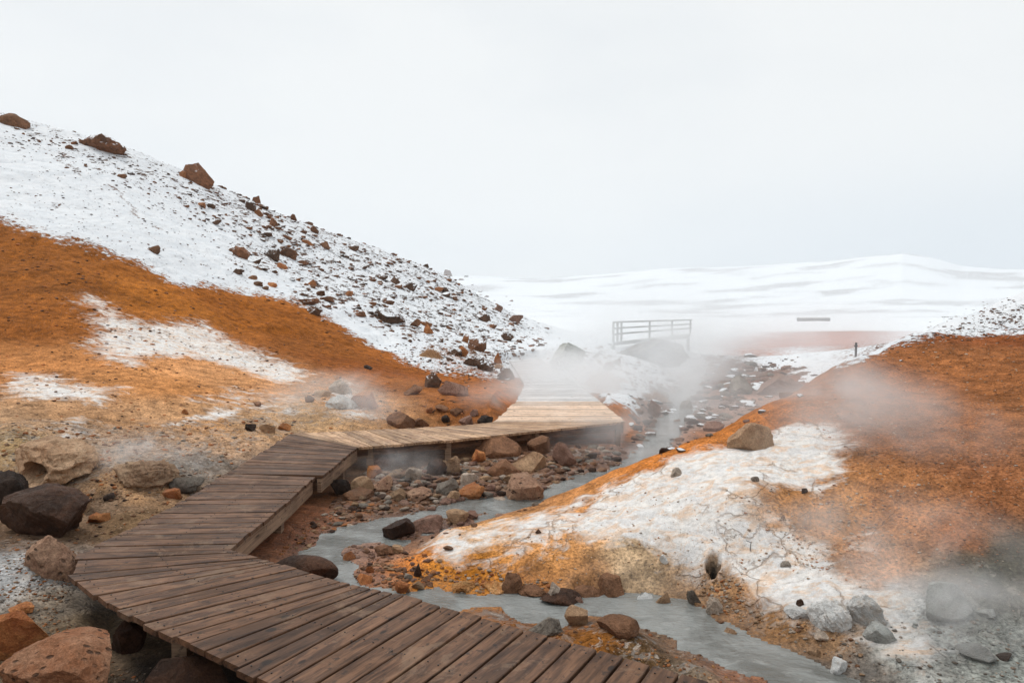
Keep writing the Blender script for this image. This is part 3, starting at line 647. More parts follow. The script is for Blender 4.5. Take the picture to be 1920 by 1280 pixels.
# ------------------------------------------------------------------ rocks
def rock_material(name, c1, c2, snowy=0, pits=0, rough=.85, dust=.22, con=1.0, stain=(.05, .035, .028, 1)):
    m, N = mat(name)
    tcn = N('ShaderNodeTexCoord').outputs['Object']; geo = N('ShaderNodeNewGeometry')
    oi = N('ShaderNodeObjectInfo').outputs['Random']
    pos = geo.outputs['Position']
    v = N('ShaderNodeVectorMath', {0: pos, 1: (0, 0, 0)}, operation='ADD').outputs[0]
    a = N.noise(v, 4.5, 10, .70, .6); b = N.noise(v, 22, 8, .75, .5); cc = N.noise(v, 1.1, 6, .6); e = N.noise(v, 85, 4, .75)
    c = N.mix(N.rng(a, .36, .64), c1, c2)
    c = N.mix(N.rng(N.add(N.mul(cc, .5), N.mul(b, .5)), .49, .60, 0, .7), c, stain)
    c = N.mix(dust, c, (.20, .125, .08, 1))
    c = N.scale(c, N.rng(b, .28, .72, 1 - .55 * con, 1 + .5 * con, False)); c = N.scale(c, N.rng(e, .28, .72, 1 - .4 * con, 1 + .4 * con, False)); c = N.scale(c, N.rng(oi, 0, 1, .75, 1.2, False))
    h = N.add(N.add(N.mul(a, .09), N.mul(b, .035)), N.mul(e, .008))
    if pits:
        vo = N('ShaderNodeTexVoronoi', {'Vector': N('ShaderNodeMapping', {'Vector': v, 'Rotation': (.4, .2, .7), 'Scale': (1, 2.0, 1.5)}).outputs[0], 'Scale': 11.0}).outputs['Distance']
        pf = N.mul(N.rng(vo, .30, .16), N.rng(N.noise(v, 6, 3), .40, .52))
        c = N.mix(N.mul(pf, .75), c, (.035, .025, .02, 1)); h = N.add(h, N.mul(pf, -.05))
    if snowy:
        nz_ = N('ShaderNodeSeparateXYZ', {0: geo.outputs['Normal']}).outputs[2]
        sf = N.rng(N.add(N.mul(nz_, .55), N.add(N.mul(N.noise(v, 3.2, 7, .7), .9), N.mul(N.noise(v, 13, 4), .3))), 1.12 - .2 * snowy, 1.2 - .2 * snowy)
        c = N.mix(sf, c, (.82, .85, .88, 1))
    bp = N('ShaderNodeBump', {'Strength': .9, 'Distance': .8, 'Height': h})
    s = N('ShaderNodeBsdfPrincipled', {'Base Color': c, 'Roughness': rough, 'Normal': bp.outputs[0], 'Specular IOR Level': .15})
    N.out(s.outputs[0]); return m
RM = {
 'brown': rock_material('brown_rock', alb((125,88,66)), alb((165,120,90))),
 'dark': rock_material('dark_wet_rock', alb((50,34,27)), alb((88,60,45)), rough=.6, dust=.05),
 'black': rock_material('blackish_rock', alb((36,30,27)), alb((70,56,48)), rough=.7, dust=.03),
 'tan': rock_material('tan_rock', alb((170,135,105)), alb((210,175,140))),
 'pale': rock_material('pale_rock', alb((190,175,160)), alb((225,210,195)), stain=(.22, .15, .10, 1)),
 'orange': rock_material('orange_rock', alb((180,105,60)), alb((215,145,90)), stain=(.20, .10, .06, 1)),
 'grey': rock_material('grey_rock', alb((120,114,106)), alb((165,160,150)), stain=(.10, .09, .08, 1)),
 'porous': rock_material('porous_rock', alb((170,130,108)), alb((200,162,135)), pits=1, stain=(.22, .14, .10, 1)),
 'porous2': rock_material('porous_orange_rock', alb((175,115,80)), alb((200,150,118)), pits=1, stain=(.25, .13, .08, 1)),
 'snowy': rock_material('snow_dusted_rock', alb((105,70,50)), alb((160,108,78)), snowy=.6),
 'snowdark': rock_material('snow_dusted_dark_rock', alb((70,54,46)), alb((120,88,70)), snowy=.9),
 'snowor': rock_material('snow_dusted_orange_rock', alb((155,98,60)), alb((185,125,85)), snowy=.45),
 'palegrey': rock_material('pale_grey_rock', alb((160,162,158)), alb((205,208,204)), dust=.05, con=.5, stain=(.30, .29, .27, 1)),
 'peach': rock_material('peach_crust_rock', alb((190,152,120)), alb((222,188,155)), dust=.05, stain=(.26, .16, .10, 1)),
 'chalk': rock_material('white_crust_rock', alb((215,216,214)), alb((238,238,236)), dust=.03, con=.35, stain=(.45, .36, .28, 1)),
 'mauve': rock_material('reddish_rock', alb((140,105,92)), alb((170,135,120)), stain=(.20, .13, .10, 1)),
 'ochre': rock_material('ochre_crust', alb((185,115,55)), alb((215,165,110)), stain=(.55, .45, .34, 1)),
}
_ico = {}
def ico(sub):
    if sub not in _ico:
        bm = bmesh.new(); bmesh.ops.create_icosphere(bm, subdivisions=sub, radius=1)
        bm.verts.ensure_lookup_table(); _ico[sub] = (np.array([v.co[:] for v in bm.verts]), [[v.index for v in f.verts] for f in bm.faces]); bm.free()
    return _ico[sub]
def rock_shape(seed, sub=4, cuts=9, rough=.10, dent=None):
    g = np.random.default_rng(seed); V, F = ico(sub); V = V.copy()
    for _ in range(cuts):
        m_ = g.normal(size=3); m_ /= np.linalg.norm(m_); c = g.uniform(.42, .80)
        V -= np.maximum(V @ m_ - c, 0)[:, None] * m_ * .99
    mn, mx = V.min(0), V.max(0); V = (V - (mn + mx) / 2) / (mx - mn) * 2
    o = g.uniform(0, 50, 3)
    d = fbm(V[:, 0] * 1.7 + o[0] + V[:, 2] * .9, V[:, 1] * 1.7 + o[1] - V[:, 2] * 1.1, 5, 71, .55) + .6 * ridged(V[:, 2] * 2.2 + o[2], (V[:, 0] - V[:, 1]) * 2.0, 4, 77) * .5
    V *= (1 + rough * 2.4 * d)[:, None]
    if sub >= 4: V *= (1 + rough * .5 * ridged(V[:, 0] * 5 + V[:, 2] * 3 + o[1], V[:, 1] * 5 - V[:, 2] * 4, 3, 81))[:, None]
    if dent is not None:
        dv = np.array(dent[:3], float); q = np.linalg.norm(V - dv, axis=1); f = 1 - sstep(dent[3] * .55, dent[3], q)
        V -= f[:, None] * (dv / np.linalg.norm(dv)) * dent[4]
    mn, mx = V.min(0), V.max(0); V = (V - (mn + mx) / 2) / (mx - mn) * 2
    return V, F
def hero(px, py, wpx, hpx, mt, label, deep=.8, sink=.27, sub=4, seed=None, rz=0, cuts=12, rough=.15, name='rock', cat='rock', group=None, dent=None, lift=0, tilt=0, at=None, Y=None):
    """rock whose foot stands at pixel (px, py) of the ground; width and height as seen"""
    if Y is not None: q = pY(px, py, Y); x, y = float(q[0]), float(q[1])
    else: x, y = spots([(px, py)])[0]
    W = wpx / 1280 * y / 2; Hh = hpx / 1280 * y / (2 - 2 * sink) ; D = W * deep
    y2 = y + D * .55
    z = float(gz(x, y2)) if y < 40 else float(pY(px, py, y)[2])
    z = min(z, float(pY(px, py, y)[2]) + .5 * Hh)
    zf = float(pY(px, py, y)[2]); z = .5 * z + .5 * zf
    seed = seed if seed is not None else int(px * 7 + py * 13)
    V, F = rock_shape(seed, sub, cuts, rough, dent)
    V = V * [W, D, Hh]
    if tilt:
        c, s = math.cos(tilt), math.sin(tilt); V = np.c_[V[:, 0] * c + V[:, 2] * s, V[:, 1], -V[:, 0] * s + V[:, 2] * c]
    o = mesh_obj(name, V, F, RM[mt], smooth=True, loc=(float(x * y2 / y), float(y2), z + Hh * (1 - 2 * sink) + lift))
    bm = bmesh.new(); bm.from_mesh(o.data)
    for e in bm.edges:
        if len(e.link_faces) == 2 and e.calc_face_angle(0) > .38: e.smooth = False
    bm.to_mesh(o.data); bm.free()
    tag(o, label, cat, group); return o
HERO = [
 # left foreground
 (102,1082,96,76,'porous','pale porous boulder touching the outer corner of the boardwalk',dict(sub=5,rough=.13,deep=.9)),
 (88,1005,170,92,'dark','wide dark brown wet boulder at the left of the boardwalk',dict(sub=5,rough=.12,cuts=9,deep=.7,seed=5)),
 (150,962,42,38,'tan','tan rock leaning on the right end of the wide dark boulder',dict(sub=4,rough=.12)),
 (20,965,90,82,'black','blackish lumpy boulder at the left edge behind the wide dark boulder',dict(sub=4,rough=.14)),
 (28,1245,110,100,'orange','smooth orange boulder with a grey crack at the left edge',dict(sub=5,rough=.05,cuts=8)),
 (130,1330,225,128,'porous2','large pitted orange-tan boulder in the bottom left corner',dict(sub=5,rough=.08,cuts=7,sink=.1)),
 (240,1222,66,52,'dark','small dark boulder tucked under the near boardwalk edge',dict(sub=4)),
 (355,1330,165,100,'dark','large dark reddish boulder in the shadow under the bottom of the boardwalk',dict(sub=4,rough=.06,lift=-.02)),
 (42,1152,40,18,'orange','small flat orange stone above the smooth orange boulder',dict(sub=3)),
 (185,980,36,18,'orange','small orange stone between the wide dark boulder and the boardwalk',dict(sub=3)),
 (165,1002,14,8,'tan','tiny tan stone below the small orange stone by the boardwalk',dict(sub=3)),
 (205,938,22,12,'black','small black stone on the grey strip behind the wide dark boulder',dict(sub=3)),
 (325,935,34,18,'orange','small orange stone on the outer side of the middle boardwalk section',dict(sub=3)),
 (100,912,170,78,'peach','tan rock with a dark cave-like hollow on the left bank',dict(sub=5,rough=.20,cuts=4,deep=.9,dent=(-.08,-.95,-.28,.62,1.25),sink=.18)),
 (268,912,130,46,'peach','tan crusty ledge of rock beside the hollow rock',dict(sub=5,rough=.24,cuts=3,sink=.42)),
 (350,922,70,26,'grey','grey brown flat rock against the outer boardwalk edge',dict(sub=4,rough=.15)),
 (470,808,22,14,'black','black stone, first of the row beside the far boardwalk corner',dict(sub=3)),
 (503,811,28,16,'tan','pale tan stone, middle of the row beside the far boardwalk corner',dict(sub=3)),
 (533,806,26,13,'orange','rounded orange stone, last of the row beside the far boardwalk corner',dict(sub=3)),
 (483,762,16,9,'brown','small brown stone above the row of stones by the far corner',dict(sub=3)),
 (581,754,18,13,'brown','small reddish brown stone on the pale steaming bank',dict(sub=3)),
 (605,743,32,10,'tan','flat tan stone above the small reddish brown stone on the pale bank',dict(sub=3)),
 (682,765,50,30,'orange','orange slab with a dark underside on the grey crusted bank',dict(sub=4,rough=.05)),
 (640,765,64,24,'chalk','whitish crusted rock left of the orange slab',dict(sub=5,rough=.24,cuts=4,sink=.45)),
 (640,738,44,26,'pale','pale peaked rock above the whitish crusted rock',dict(sub=4,rough=.2,sink=.4)),
 (348,776,14,9,'orange','small orange stone on the pale soil above the grey crust',dict(sub=3)),
 (775,740,36,18,'brown','oval brown rock on the orange slope left of the dark outcrop',dict(sub=4)),
 (690,692,18,8,'black','small dark stone high on the orange slope',dict(sub=3)),
 (812,727,34,30,'snowdark','dark outcrop at the snow edge above the far boardwalk',dict(sub=4,rough=.14)),
 (850,742,60,24,'mauve','long sloping mauve grey rock beside the dark outcrop',dict(sub=4,deep=.6,tilt=.25)),
 (752,803,56,30,'brown','squat brown boulder directly behind the far boardwalk section',dict(sub=4)),
 (790,802,30,18,'brown','smaller brown boulder right of the squat one behind the boardwalk',dict(sub=3)),
 (805,775,14,12,'orange','reddish stone, leftmost of the cluster behind the far boardwalk',dict(sub=3)),
 (829,772,26,12,'brown','flat stone at the top of the cluster behind the far boardwalk',dict(sub=3)),
 (856,780,26,14,'brown','brown stone in the middle of the cluster behind the far boardwalk',dict(sub=3)),
 (836,791,17,12,'black','dark small stone low in the cluster behind the far boardwalk',dict(sub=3)),
 (873,797,28,17,'mauve','mauve stone near the boardwalk in the cluster behind it',dict(sub=3)),
 (889,780,17,12,'mauve','small upper right stone of the cluster behind the far boardwalk',dict(sub=3)),
 (910,797,30,17,'black','dark stone at the right end of the cluster behind the far boardwalk',dict(sub=3)),
 # stream bed inside the bend
 (935,856,88,36,'brown','large smooth brown boulder just below the far boardwalk beam',dict(sub=5,rough=.05,cuts=6,tilt=.15)),
 (1010,850,46,30,'brown','brown boulder under the beam right of the large smooth one',dict(sub=4,rough=.06)),
 (1058,872,46,42,'mauve','dark mauve upright boulder standing in steam at the far bank',dict(sub=4,rough=.05)),
 (990,884,72,34,'tan','broad tan boulder with a shadowed front in the stream bed',dict(sub=5,rough=.06)),
 (945,894,66,32,'brown','blocky brown slab with a dark front left of the broad tan boulder',dict(sub=4,rough=.06)),
 (898,866,30,22,'orange','bright orange tilted slab below the large smooth boulder',dict(sub=4,rough=.04,tilt=.7,deep=.5)),
 (820,890,44,30,'dark','dark rough rock in the middle of the stream bed',dict(sub=4,rough=.14)),
 (845,888,38,34,'tan','tan rounded rock right of the dark rough rock',dict(sub=4)),
 (715,876,64,24,'mauve','low mauve rock in shadow below the boardwalk corner',dict(sub=4,rough=.05)),
 (702,895,28,22,'orange','pointed pinkish rock behind the smooth tan boulder',dict(sub=3,cuts=12)),
 (680,922,44,28,'tan','smooth tan boulder in the bed near the boardwalk beam',dict(sub=4,rough=.04)),
 (718,922,40,30,'porous','pitted tan boulder joined to the right of the smooth tan one',dict(sub=4,rough=.10)),
 (776,899,32,24,'pale','pale round pitted rock in the middle of the bed',dict(sub=4)),
 (742,898,36,12,'tan','flat tan stone left of the pale round pitted rock',dict(sub=3)),
 (640,928,48,30,'black','black rock in the shadow beside the boardwalk step',dict(sub=4,rough=.14)),
 (670,935,60,16,'brown','long low brown rock at the left end of the bed',dict(sub=4,rough=.12)),
 (745,938,34,22,'tan','tan knobbly rock on the near side of the bed',dict(sub=4,rough=.14)),
 (785,938,48,20,'porous','flat pitted rock right of the tan knobbly one',dict(sub=4,rough=.12)),
 (840,925,44,26,'grey','grey brown layered rock among wet gravel',dict(sub=4,rough=.15)),
 (880,908,34,20,'pale','whitish rock by the small pool of the bed',dict(sub=4,rough=.14)),
 (912,902,26,10,'tan','thin light stone behind the whitish rock',dict(sub=3)),
 (850,938,26,18,'tan','small cream rock on the brown bank of the bed',dict(sub=3)),
 (885,936,50,26,'orange','orange brown rough rock at the edge of the pool',dict(sub=4,rough=.14)),
 (920,920,20,12,'mauve','small reddish rock in the pool',dict(sub=3)),
 (986,940,76,48,'porous','large furrowed grey tan rock beside the stream bend',dict(sub=5,rough=.13,tilt=.3)),
 (958,905,32,18,'tan','small light rock just above the large furrowed rock',dict(sub=3)),
 (935,955,50,18,'pale','pale flat boulder lying in the upper stream',dict(sub=4,rough=.08)),
 (1003,948,14,8,'grey','small grey stone in the upper stream below the furrowed rock',dict(sub=3)),
 (748,1010,62,34,'dark','dark brown lump in the stream at the tip of the low islet',dict(sub=4,rough=.12,deep=.8)),
 (800,996,62,24,'mauve','brown ridge rock on the low islet',dict(sub=4,rough=.12)),
 (858,980,44,22,'tan','tan topped rock at the far end of the low islet',dict(sub=4,rough=.10)),
 (885,972,24,14,'mauve','reddish stone at the upstream end of the low islet',dict(sub=3)),
 (652,993,22,8,'pale','pale flat stone, left of the pair at the far shore',dict(sub=3)),
 (673,998,20,9,'tan','tan stone, right of the pair at the far shore',dict(sub=3)),
 (655,1052,24,16,'orange','red stone with a white cap on the pink islet',dict(sub=3)),
 (720,1040,40,16,'brown','brown broken rock on the right side of the pink islet',dict(sub=4,rough=.15)),
 (745,1036,26,14,'tan','small tan rock at the mouth of the side channel',dict(sub=3)),
 (623,1051,16,6,'mauve','small flat stone in the water left of the pink islet',dict(sub=3)),
 (783,1080,17,24,'dark','small upright dark stone at the toe of the orange mound',dict(sub=3,deep=.7)),
 (766,1086,18,10,'grey','small blue grey stone beside the upright dark stone',dict(sub=3)),
 (754,1112,28,20,'orange','light faced orange stone standing at the water edge',dict(sub=4,cuts=12)),
 (784,1104,26,14,'tan','low tan stone right of the light faced stone',dict(sub=3)),
 (684,1094,30,16,'orange','reddish stone with a white streak on the gravel spit',dict(sub=3)),
 (694,1072,18,12,'orange','small peach stone on the gravel spit',dict(sub=3)),
 (570,1092,132,42,'dark','long dark curved boulder lying against the boardwalk edge in the stream',dict(sub=5,rough=.04,cuts=3,deep=.5,lift=.02)),
 # mound and near stream
 (1405,842,84,46,'peach','large pale tan boulder near the top edge of the bright mound',dict(sub=5,rough=.10,cuts=7,sink=.38,seed=23,deep=.6)),
 (1148,1130,52,46,'brown','brown mossy boulder under the overhanging bank of the mound',dict(sub=5,rough=.10)),
 (1080,1172,46,34,'tan','pale tan pyramid shaped rock in the stream narrows',dict(sub=4,cuts=14,rough=.05)),
 (1087,1142,24,24,'mauve','small mauve rock behind the pyramid shaped rock',dict(sub=4,cuts=12)),
 (1042,1125,32,30,'pale','pale crumbled lump hanging on the stream face of the mound',dict(sub=4,rough=.16)),
 (960,1118,40,40,'brown','brown and white crusted knob on the front of the mound',dict(sub=4,rough=.14)),
 (930,1112,60,16,'ochre','bright ochre crust along the water edge of the mound',dict(sub=5,rough=.30,cuts=3,sink=.4)),
 (870,1108,50,14,'ochre','orange crust lump at the left end of the mound edge',dict(sub=5,rough=.30,cuts=3,sink=.4)),
 (1050,1136,84,20,'dark','long dark ledge at the waterline under the mound bank',dict(sub=4,rough=.12,cuts=4)),  # row of ledges added in place of the undercut bank's shadow line
 (1105,1128,60,22,'brown','brown dripping ledge at the waterline left of the mossy boulder',dict(sub=4,rough=.12,cuts=4)),
 (1000,1122,60,16,'brown','low brown ledge at the waterline left of the long dark ledge',dict(sub=4,rough=.16,cuts=4)),
 (1208,1150,44,30,'chalk','white patched rock, left one of the trio in the near stream',dict(sub=4,rough=.10)),
 (1240,1148,32,36,'tan','peach rounded rock, upright one of the trio in the near stream',dict(sub=4,rough=.06)),
 (1256,1162,46,24,'tan','tan ridged rock, lowest of the trio in the near stream',dict(sub=4,rough=.12)),
 (1300,1134,28,26,'grey','grey crusted rock below the dark hole in the bank',dict(sub=4,rough=.16)),
 (1340,1148,40,28,'pale','white and tan rubble rock at the stream margin',dict(sub=4,rough=.18)),
 (1276,1195,15,16,'dark','small dark stone sticking out of the near stream',dict(sub=3)),
 (1370,1202,38,20,'tan','light rock on the far margin of the near stream',dict(sub=4,rough=.12)),
 (1332,1186,18,10,'orange','red orange stone just under the near stream surface',dict(sub=3)),
 (1370,1232,40,12,'brown','flat brown stone in the near stream above the bottom edge',dict(sub=3)),
 (1490,1284,22,16,'dark','dark reddish stone in the stream at the bottom edge',dict(sub=3)),
 (1572,1264,34,28,'chalk','white round rock at the right shore by the bottom edge',dict(sub=4,rough=.12)),
 (1527,1228,28,20,'tan','tan rock above the white round one on the right shore',dict(sub=4,rough=.14)),
 (1540,1200,36,14,'pale','pale flat rock on the brown right shore',dict(sub=3)),
 (1025,1190,70,32,'grey','grey layered outcrop between the boardwalk and the near stream',dict(sub=5,rough=.12,deep=.7)),
 (1160,1192,84,28,'brown','low brown crusted outcrop on the bank beside the boardwalk',dict(sub=5,rough=.10,cuts=4)),
 (1495,1158,50,16,'chalk','white crusted rock, left end of the broken white bank',dict(sub=4,rough=.12)),
 (1560,1180,86,46,'chalk','white crusted bank rock split by a brown crack',dict(sub=5,rough=.22,cuts=5,sink=.4)),
 (1615,1172,74,50,'chalk','broad white crusted rock right of the brown crack',dict(sub=5,rough=.20,cuts=5,sink=.4)),
 (1650,1205,60,34,'palegrey','grey blue mud crusted lump below the broad white rock',dict(sub=4,rough=.14)),
 (1770,1160,92,56,'palegrey','large pale grey boulder with a brown face in the steaming mud',dict(sub=5,rough=.05,cuts=8)),
 (1850,1158,34,14,'palegrey','small round grey rock in the dark mud hollow',dict(sub=4,rough=.05)),
 (1830,1242,66,22,'palegrey','flat dark rimmed rock on the grey mud flat',dict(sub=4,rough=.18)),
 (1885,1236,30,9,'black','thin dark stone right of the flat rimmed rock',dict(sub=3)),
 (1500,1135,14,11,'dark','small dark red stone on the white part of the mound',dict(sub=3)),
 (1508,925,12,9,'dark','small dark brown stone high on the orange part of the mound',dict(sub=3)),
 (1468,974,9,8,'brown','tiny brown stone beside the white streak of the mound',dict(sub=3)),
 (1009,1000,12,8,'dark','tiny dark stone on the peach flank of the mound',dict(sub=3)),
 (840,1032,20,8,'brown','small flat brown stone on the white mottled toe of the mound',dict(sub=3)),
 (1244,1056,16,16,'chalk','white stone on the mound above the overhanging bank',dict(sub=3)),
 (1472,1062,20,8,'grey','small flat grey stone on the white mound',dict(sub=3)),
 (1415,902,16,8,'grey','small grey stone by the vent on top of the mound',dict(sub=3)),
 (1268,892,24,14,'pale','pale knob on the ridge side of the white mound',dict(sub=3)),
 # snowy hill
 (30,238,58,24,'brown','long flat brown rock at the top left end of the hill crest',dict(sub=4,tilt=.45,cuts=7)),
 (192,284,80,32,'snowy','wide craggy brown outcrop on the hill crest',dict(sub=5,rough=.15,tilt=.2)),
 (373,346,62,44,'snowy','big rounded boulder standing on the hill crest against the sky',dict(sub=5,rough=.08)),
 (344,333,16,14,'snowor','small brown rock leaning on the left of the big crest boulder',dict(sub=3)),
 (130,280,14,9,'snowor','small orange stone just below the crest outcrop',dict(sub=3)),
 (228,334,18,8,'brown','lone flat brown stone in the snow under the crest',dict(sub=3)),
 (288,474,24,15,'brown','lone brown stone low in the smooth snow',dict(sub=3)),
 (378,388,15,9,'orange','small orange stone, left below the big crest boulder',dict(sub=3)),
 (452,484,32,24,'snowy','squarish brown rock in the middle of the snow slope',dict(sub=4,rough=.14)),
 (510,486,30,20,'snowdark','dark rounded rock right of the squarish brown rock',dict(sub=4)),
 (540,482,34,18,'snowy','long brown rock arching right of the dark rounded rock',dict(sub=4,tilt=.4,deep=.5)),
 (446,514,22,12,'snowdark','dark wet stone below the squarish brown rock',dict(sub=3)),
 (527,503,22,11,'orange','tan stone alone in the snow below the arching rock',dict(sub=3)),
 (474,524,16,8,'brown','oval brown stone near the soil edge',dict(sub=3)),
 (484,536,18,8,'brown','brown stone, left of the trio near the soil edge',dict(sub=3)),
 (511,538,19,9,'orange','orange stone, right of the trio near the soil edge',dict(sub=3)),
 (497,543,14,7,'brown','lowest stone of the trio near the soil edge',dict(sub=3)),
 (585,536,16,12,'orange','round tan stone in open snow at mid slope',dict(sub=3)),
 (470,394,20,18,'snowdark','grey snow patched boulder just under the crest',dict(sub=4)),
 (485,405,18,13,'snowor','tan boulder below the grey snow patched one',dict(sub=4)),
 (482,385,22,18,'snowy','leaning flat rock sticking up from the crest',dict(sub=4,tilt=.6,deep=.5)),
 (513,425,18,18,'snowy','brown block under the leaning crest rock',dict(sub=4)),
 (550,413,12,12,'snowy','small brown rock on the crest right of the leaning rock',dict(sub=3)),
 (608,465,20,13,'brown','brown boulder near the crest above the rock band',dict(sub=4)),
 (590,437,16,14,'snowy','dark brown crag on the crest at the start of the steep part',dict(sub=3)),
 (580,572,42,14,'snowy','flat grey brown rock with snow at the soil edge',dict(sub=4)),
 (590,590,32,17,'snowdark','dark rock under the flat grey brown one',dict(sub=4)),
 (655,555,16,10,'snowor','small orange brown rock in the upper rubble',dict(sub=3)),
 (731,606,62,28,'snowdark','largest dark brown rock on the lower snow slope',dict(sub=5,rough=.13,tilt=.15)),
 (778,612,22,15,'snowy','brown rock right of the largest dark rock',dict(sub=4)),
 (804,626,20,18,'orange','upright orange boulder in the lower snow',dict(sub=4)),
 (717,525,22,13,'snowdark','dark rock, left of the pair in the rock band',dict(sub=4)),
 (740,532,22,13,'snowdark','dark rock, right of the pair in the rock band',dict(sub=4)),
 (772,545,22,16,'snowdark','dark brown rock at the head of the black streak',dict(sub=4)),
 (823,547,20,11,'snowor','orange brown rock high in the rock band',dict(sub=3)),
 (905,602,28,18,'snowdark','dark angular rock on the right part of the slope',dict(sub=4,tilt=.3)),
 (950,638,24,14,'snowdark','long grey rock low on the right part of the slope',dict(sub=3,tilt=.3)),
 (966,606,24,20,'mauve','mauve boulder on the crest at the right end of the hill',dict(sub=4,tilt=.4)),
 (936,584,14,13,'mauve','small mauve rock on the crest left of the mauve boulder',dict(sub=3)),
 (840,518,16,14,'snowy','brown crag where the distant hills meet the crest',dict(sub=3)),
 (895,657,36,26,'snowy','brown sloping rock above the trail of boulders by the path',dict(sub=4,tilt=.4)),
 (873,642,14,16,'snowor','small upright orange rock left of the brown sloping rock',dict(sub=3)),
 (850,665,34,14,'snowdark','dark flat rock with snow on top near the soil edge',dict(sub=4)),
 (868,668,22,20,'orange','tan round boulder touching the dark flat rock',dict(sub=4)),
 (882,686,30,20,'snowdark','black and snow mottled boulder, first of three by the path',dict(sub=4)),
 (908,694,36,24,'snowdark','black and snow mottled boulder, second of three by the path',dict(sub=4)),
 (948,712,34,24,'snowdark','brown and snow boulder at the path bend, third of three',dict(sub=4)),
 (934,682,16,22,'orange','upright orange rock behind the boulders by the path',dict(sub=3)),
 (996,686,20,7,'orange','small brown stone lying on the snowy end of the path',dict(sub=3)),
 (1064,690,70,48,'palegrey','large upright grey pink boulder at the end of the path',dict(sub=5,rough=.06,cuts=8)),
 (1140,694,24,16,'mauve','reddish boulder in the snow bank right of the path',dict(sub=4)),
 (1157,684,16,12,'grey','grey boulder in the snow bank behind the reddish one',dict(sub=3)),
 (1226,780,24,30,'mauve','steam veiled reddish pillar rock beside the gully',dict(sub=4,deep=.8)),
 (1285,776,26,26,'grey','grey block veiled by steam in the gully',dict(sub=4)),
 (1390,738,40,34,'grey','grey outcrop across the gully',dict(sub=4,rough=.12)),
 (1460,740,96,40,'mauve','dark red brown ridge of rock across the gully',dict(sub=5,rough=.12,tilt=-.2)),
 (1335,808,40,18,'mauve','pinkish flat rock peeking over the mound ridge',dict(sub=4)),
]
for h_ in HERO:
    a = h_[:6]; hero(*a, **h_[6])

# dark rubble the walkway's platform stands on, across the valley
def outcrop(px, py, wpx, hpx, Y, mt, label, **k): return hero(px, py, wpx, hpx, mt, label, Y=Y, **k)
outcrop(1215, 700, 160, 58, 31, 'grey', 'steam veiled grey green cliff under the far railing', sub=5, rough=.16, cuts=14, deep=.5, name='cliff', cat='cliff', sink=.05)

# scattered rocks of the snow slope: individuals
LIB = [rock_shape(900 + i, 3, 9, .12) for i in range(10)]
def lib_mesh(i, mt):
    k = f'{i}_{mt}'
    if k not in lib_mesh.c:
        V, F = LIB[i]; me = bpy.data.meshes.new('rock'); me.from_pydata([tuple(v) for v in V], [], F); me.polygons.foreach_set('use_smooth', np.ones(len(F), bool)); me.materials.append(RM[mt]); lib_mesh.c[k] = me
    return lib_mesh.c[k]
lib_mesh.c = {}
def inpoly_px(poly, nn, g):
    Pp = np.array(poly, float); lo, hi = Pp.min(0), Pp.max(0); out = []
    while len(out) < nn:
        q = g.uniform(lo, hi, (nn * 3, 2)); d = sdpoly(q[:, 0], q[:, 1], [tuple(v) for v in poly]); out += [tuple(v) for v in q[d < 0]]
    return out[:nn]
g = np.random.default_rng(21)
BAND = [(340,322),(470,368),(560,408),(690,452),(840,514),(960,588),(1030,640),(970,690),(900,680),(800,640),(640,590),(560,560),(540,520),(430,500),(440,440),(390,430),(380,380)]
proto = {}
def scatter(poly, nn, smin, smax, mts, label, group, nm_='rock', pw=2.2, flat=.6):
    pp = inpoly_px(poly, nn, g); ss = spots(pp)
    zz = gz(ss[:, 0], ss[:, 1])
    for (x, y), z in zip(ss, zz):
        mt = mts[g.integers(len(mts))]; i = int(g.integers(len(LIB)))
        s = (smin + (smax - smin) * g.random() ** pw) / 1280 * y / 2
        key = (i, mt)
        if key not in proto:
            proto[key] = bpy.data.objects.new(nm_, lib_mesh(i, mt)); o = proto[key]
        else: o = proto[key].copy()
        C.objects.link(o); o.name = nm_
        o.location = (x, y, z + s * flat * .25); o.scale = (s * g.uniform(.8, 1.3), s, s * flat * g.uniform(.7, 1.2)); o.rotation_euler = (g.uniform(-.3, .3), g.uniform(-.3, .3), g.uniform(0, 6.28))
        tag(o, label, 'rock', group)
scatter(BAND, 84, 8, 26, ['snowy', 'snowdark', 'snowdark', 'snowy', 'snowor'], 'small brown rock dusted with snow among many on the rocky snow slope', 'small rocks scattered over the snowy hill')
scatter([(0,222),(60,245),(190,275),(340,325),(390,400),(330,385),(200,300),(60,265)], 14, 6, 14, ['snowy', 'snowdark', 'snowor'], 'small brown rock dusted with snow just below the upper hill crest', 'small rocks along the hill crest')
scatter([(760,648),(960,690),(960,722),(850,706),(780,680)], 14, 6, 14, ['snowor', 'snowdark', 'brown'], 'small rock in the thin snow between orange soil and path', 'small rocks at the lower snow edge')
scatter([(1050,660),(1130,650),(1260,710),(1240,760),(1180,755),(1090,715)], 16, 6, 16, ['snowdark', 'grey', 'snowy'], 'small grey rock in the snow bank right of the path', 'small rocks in the snow bank')

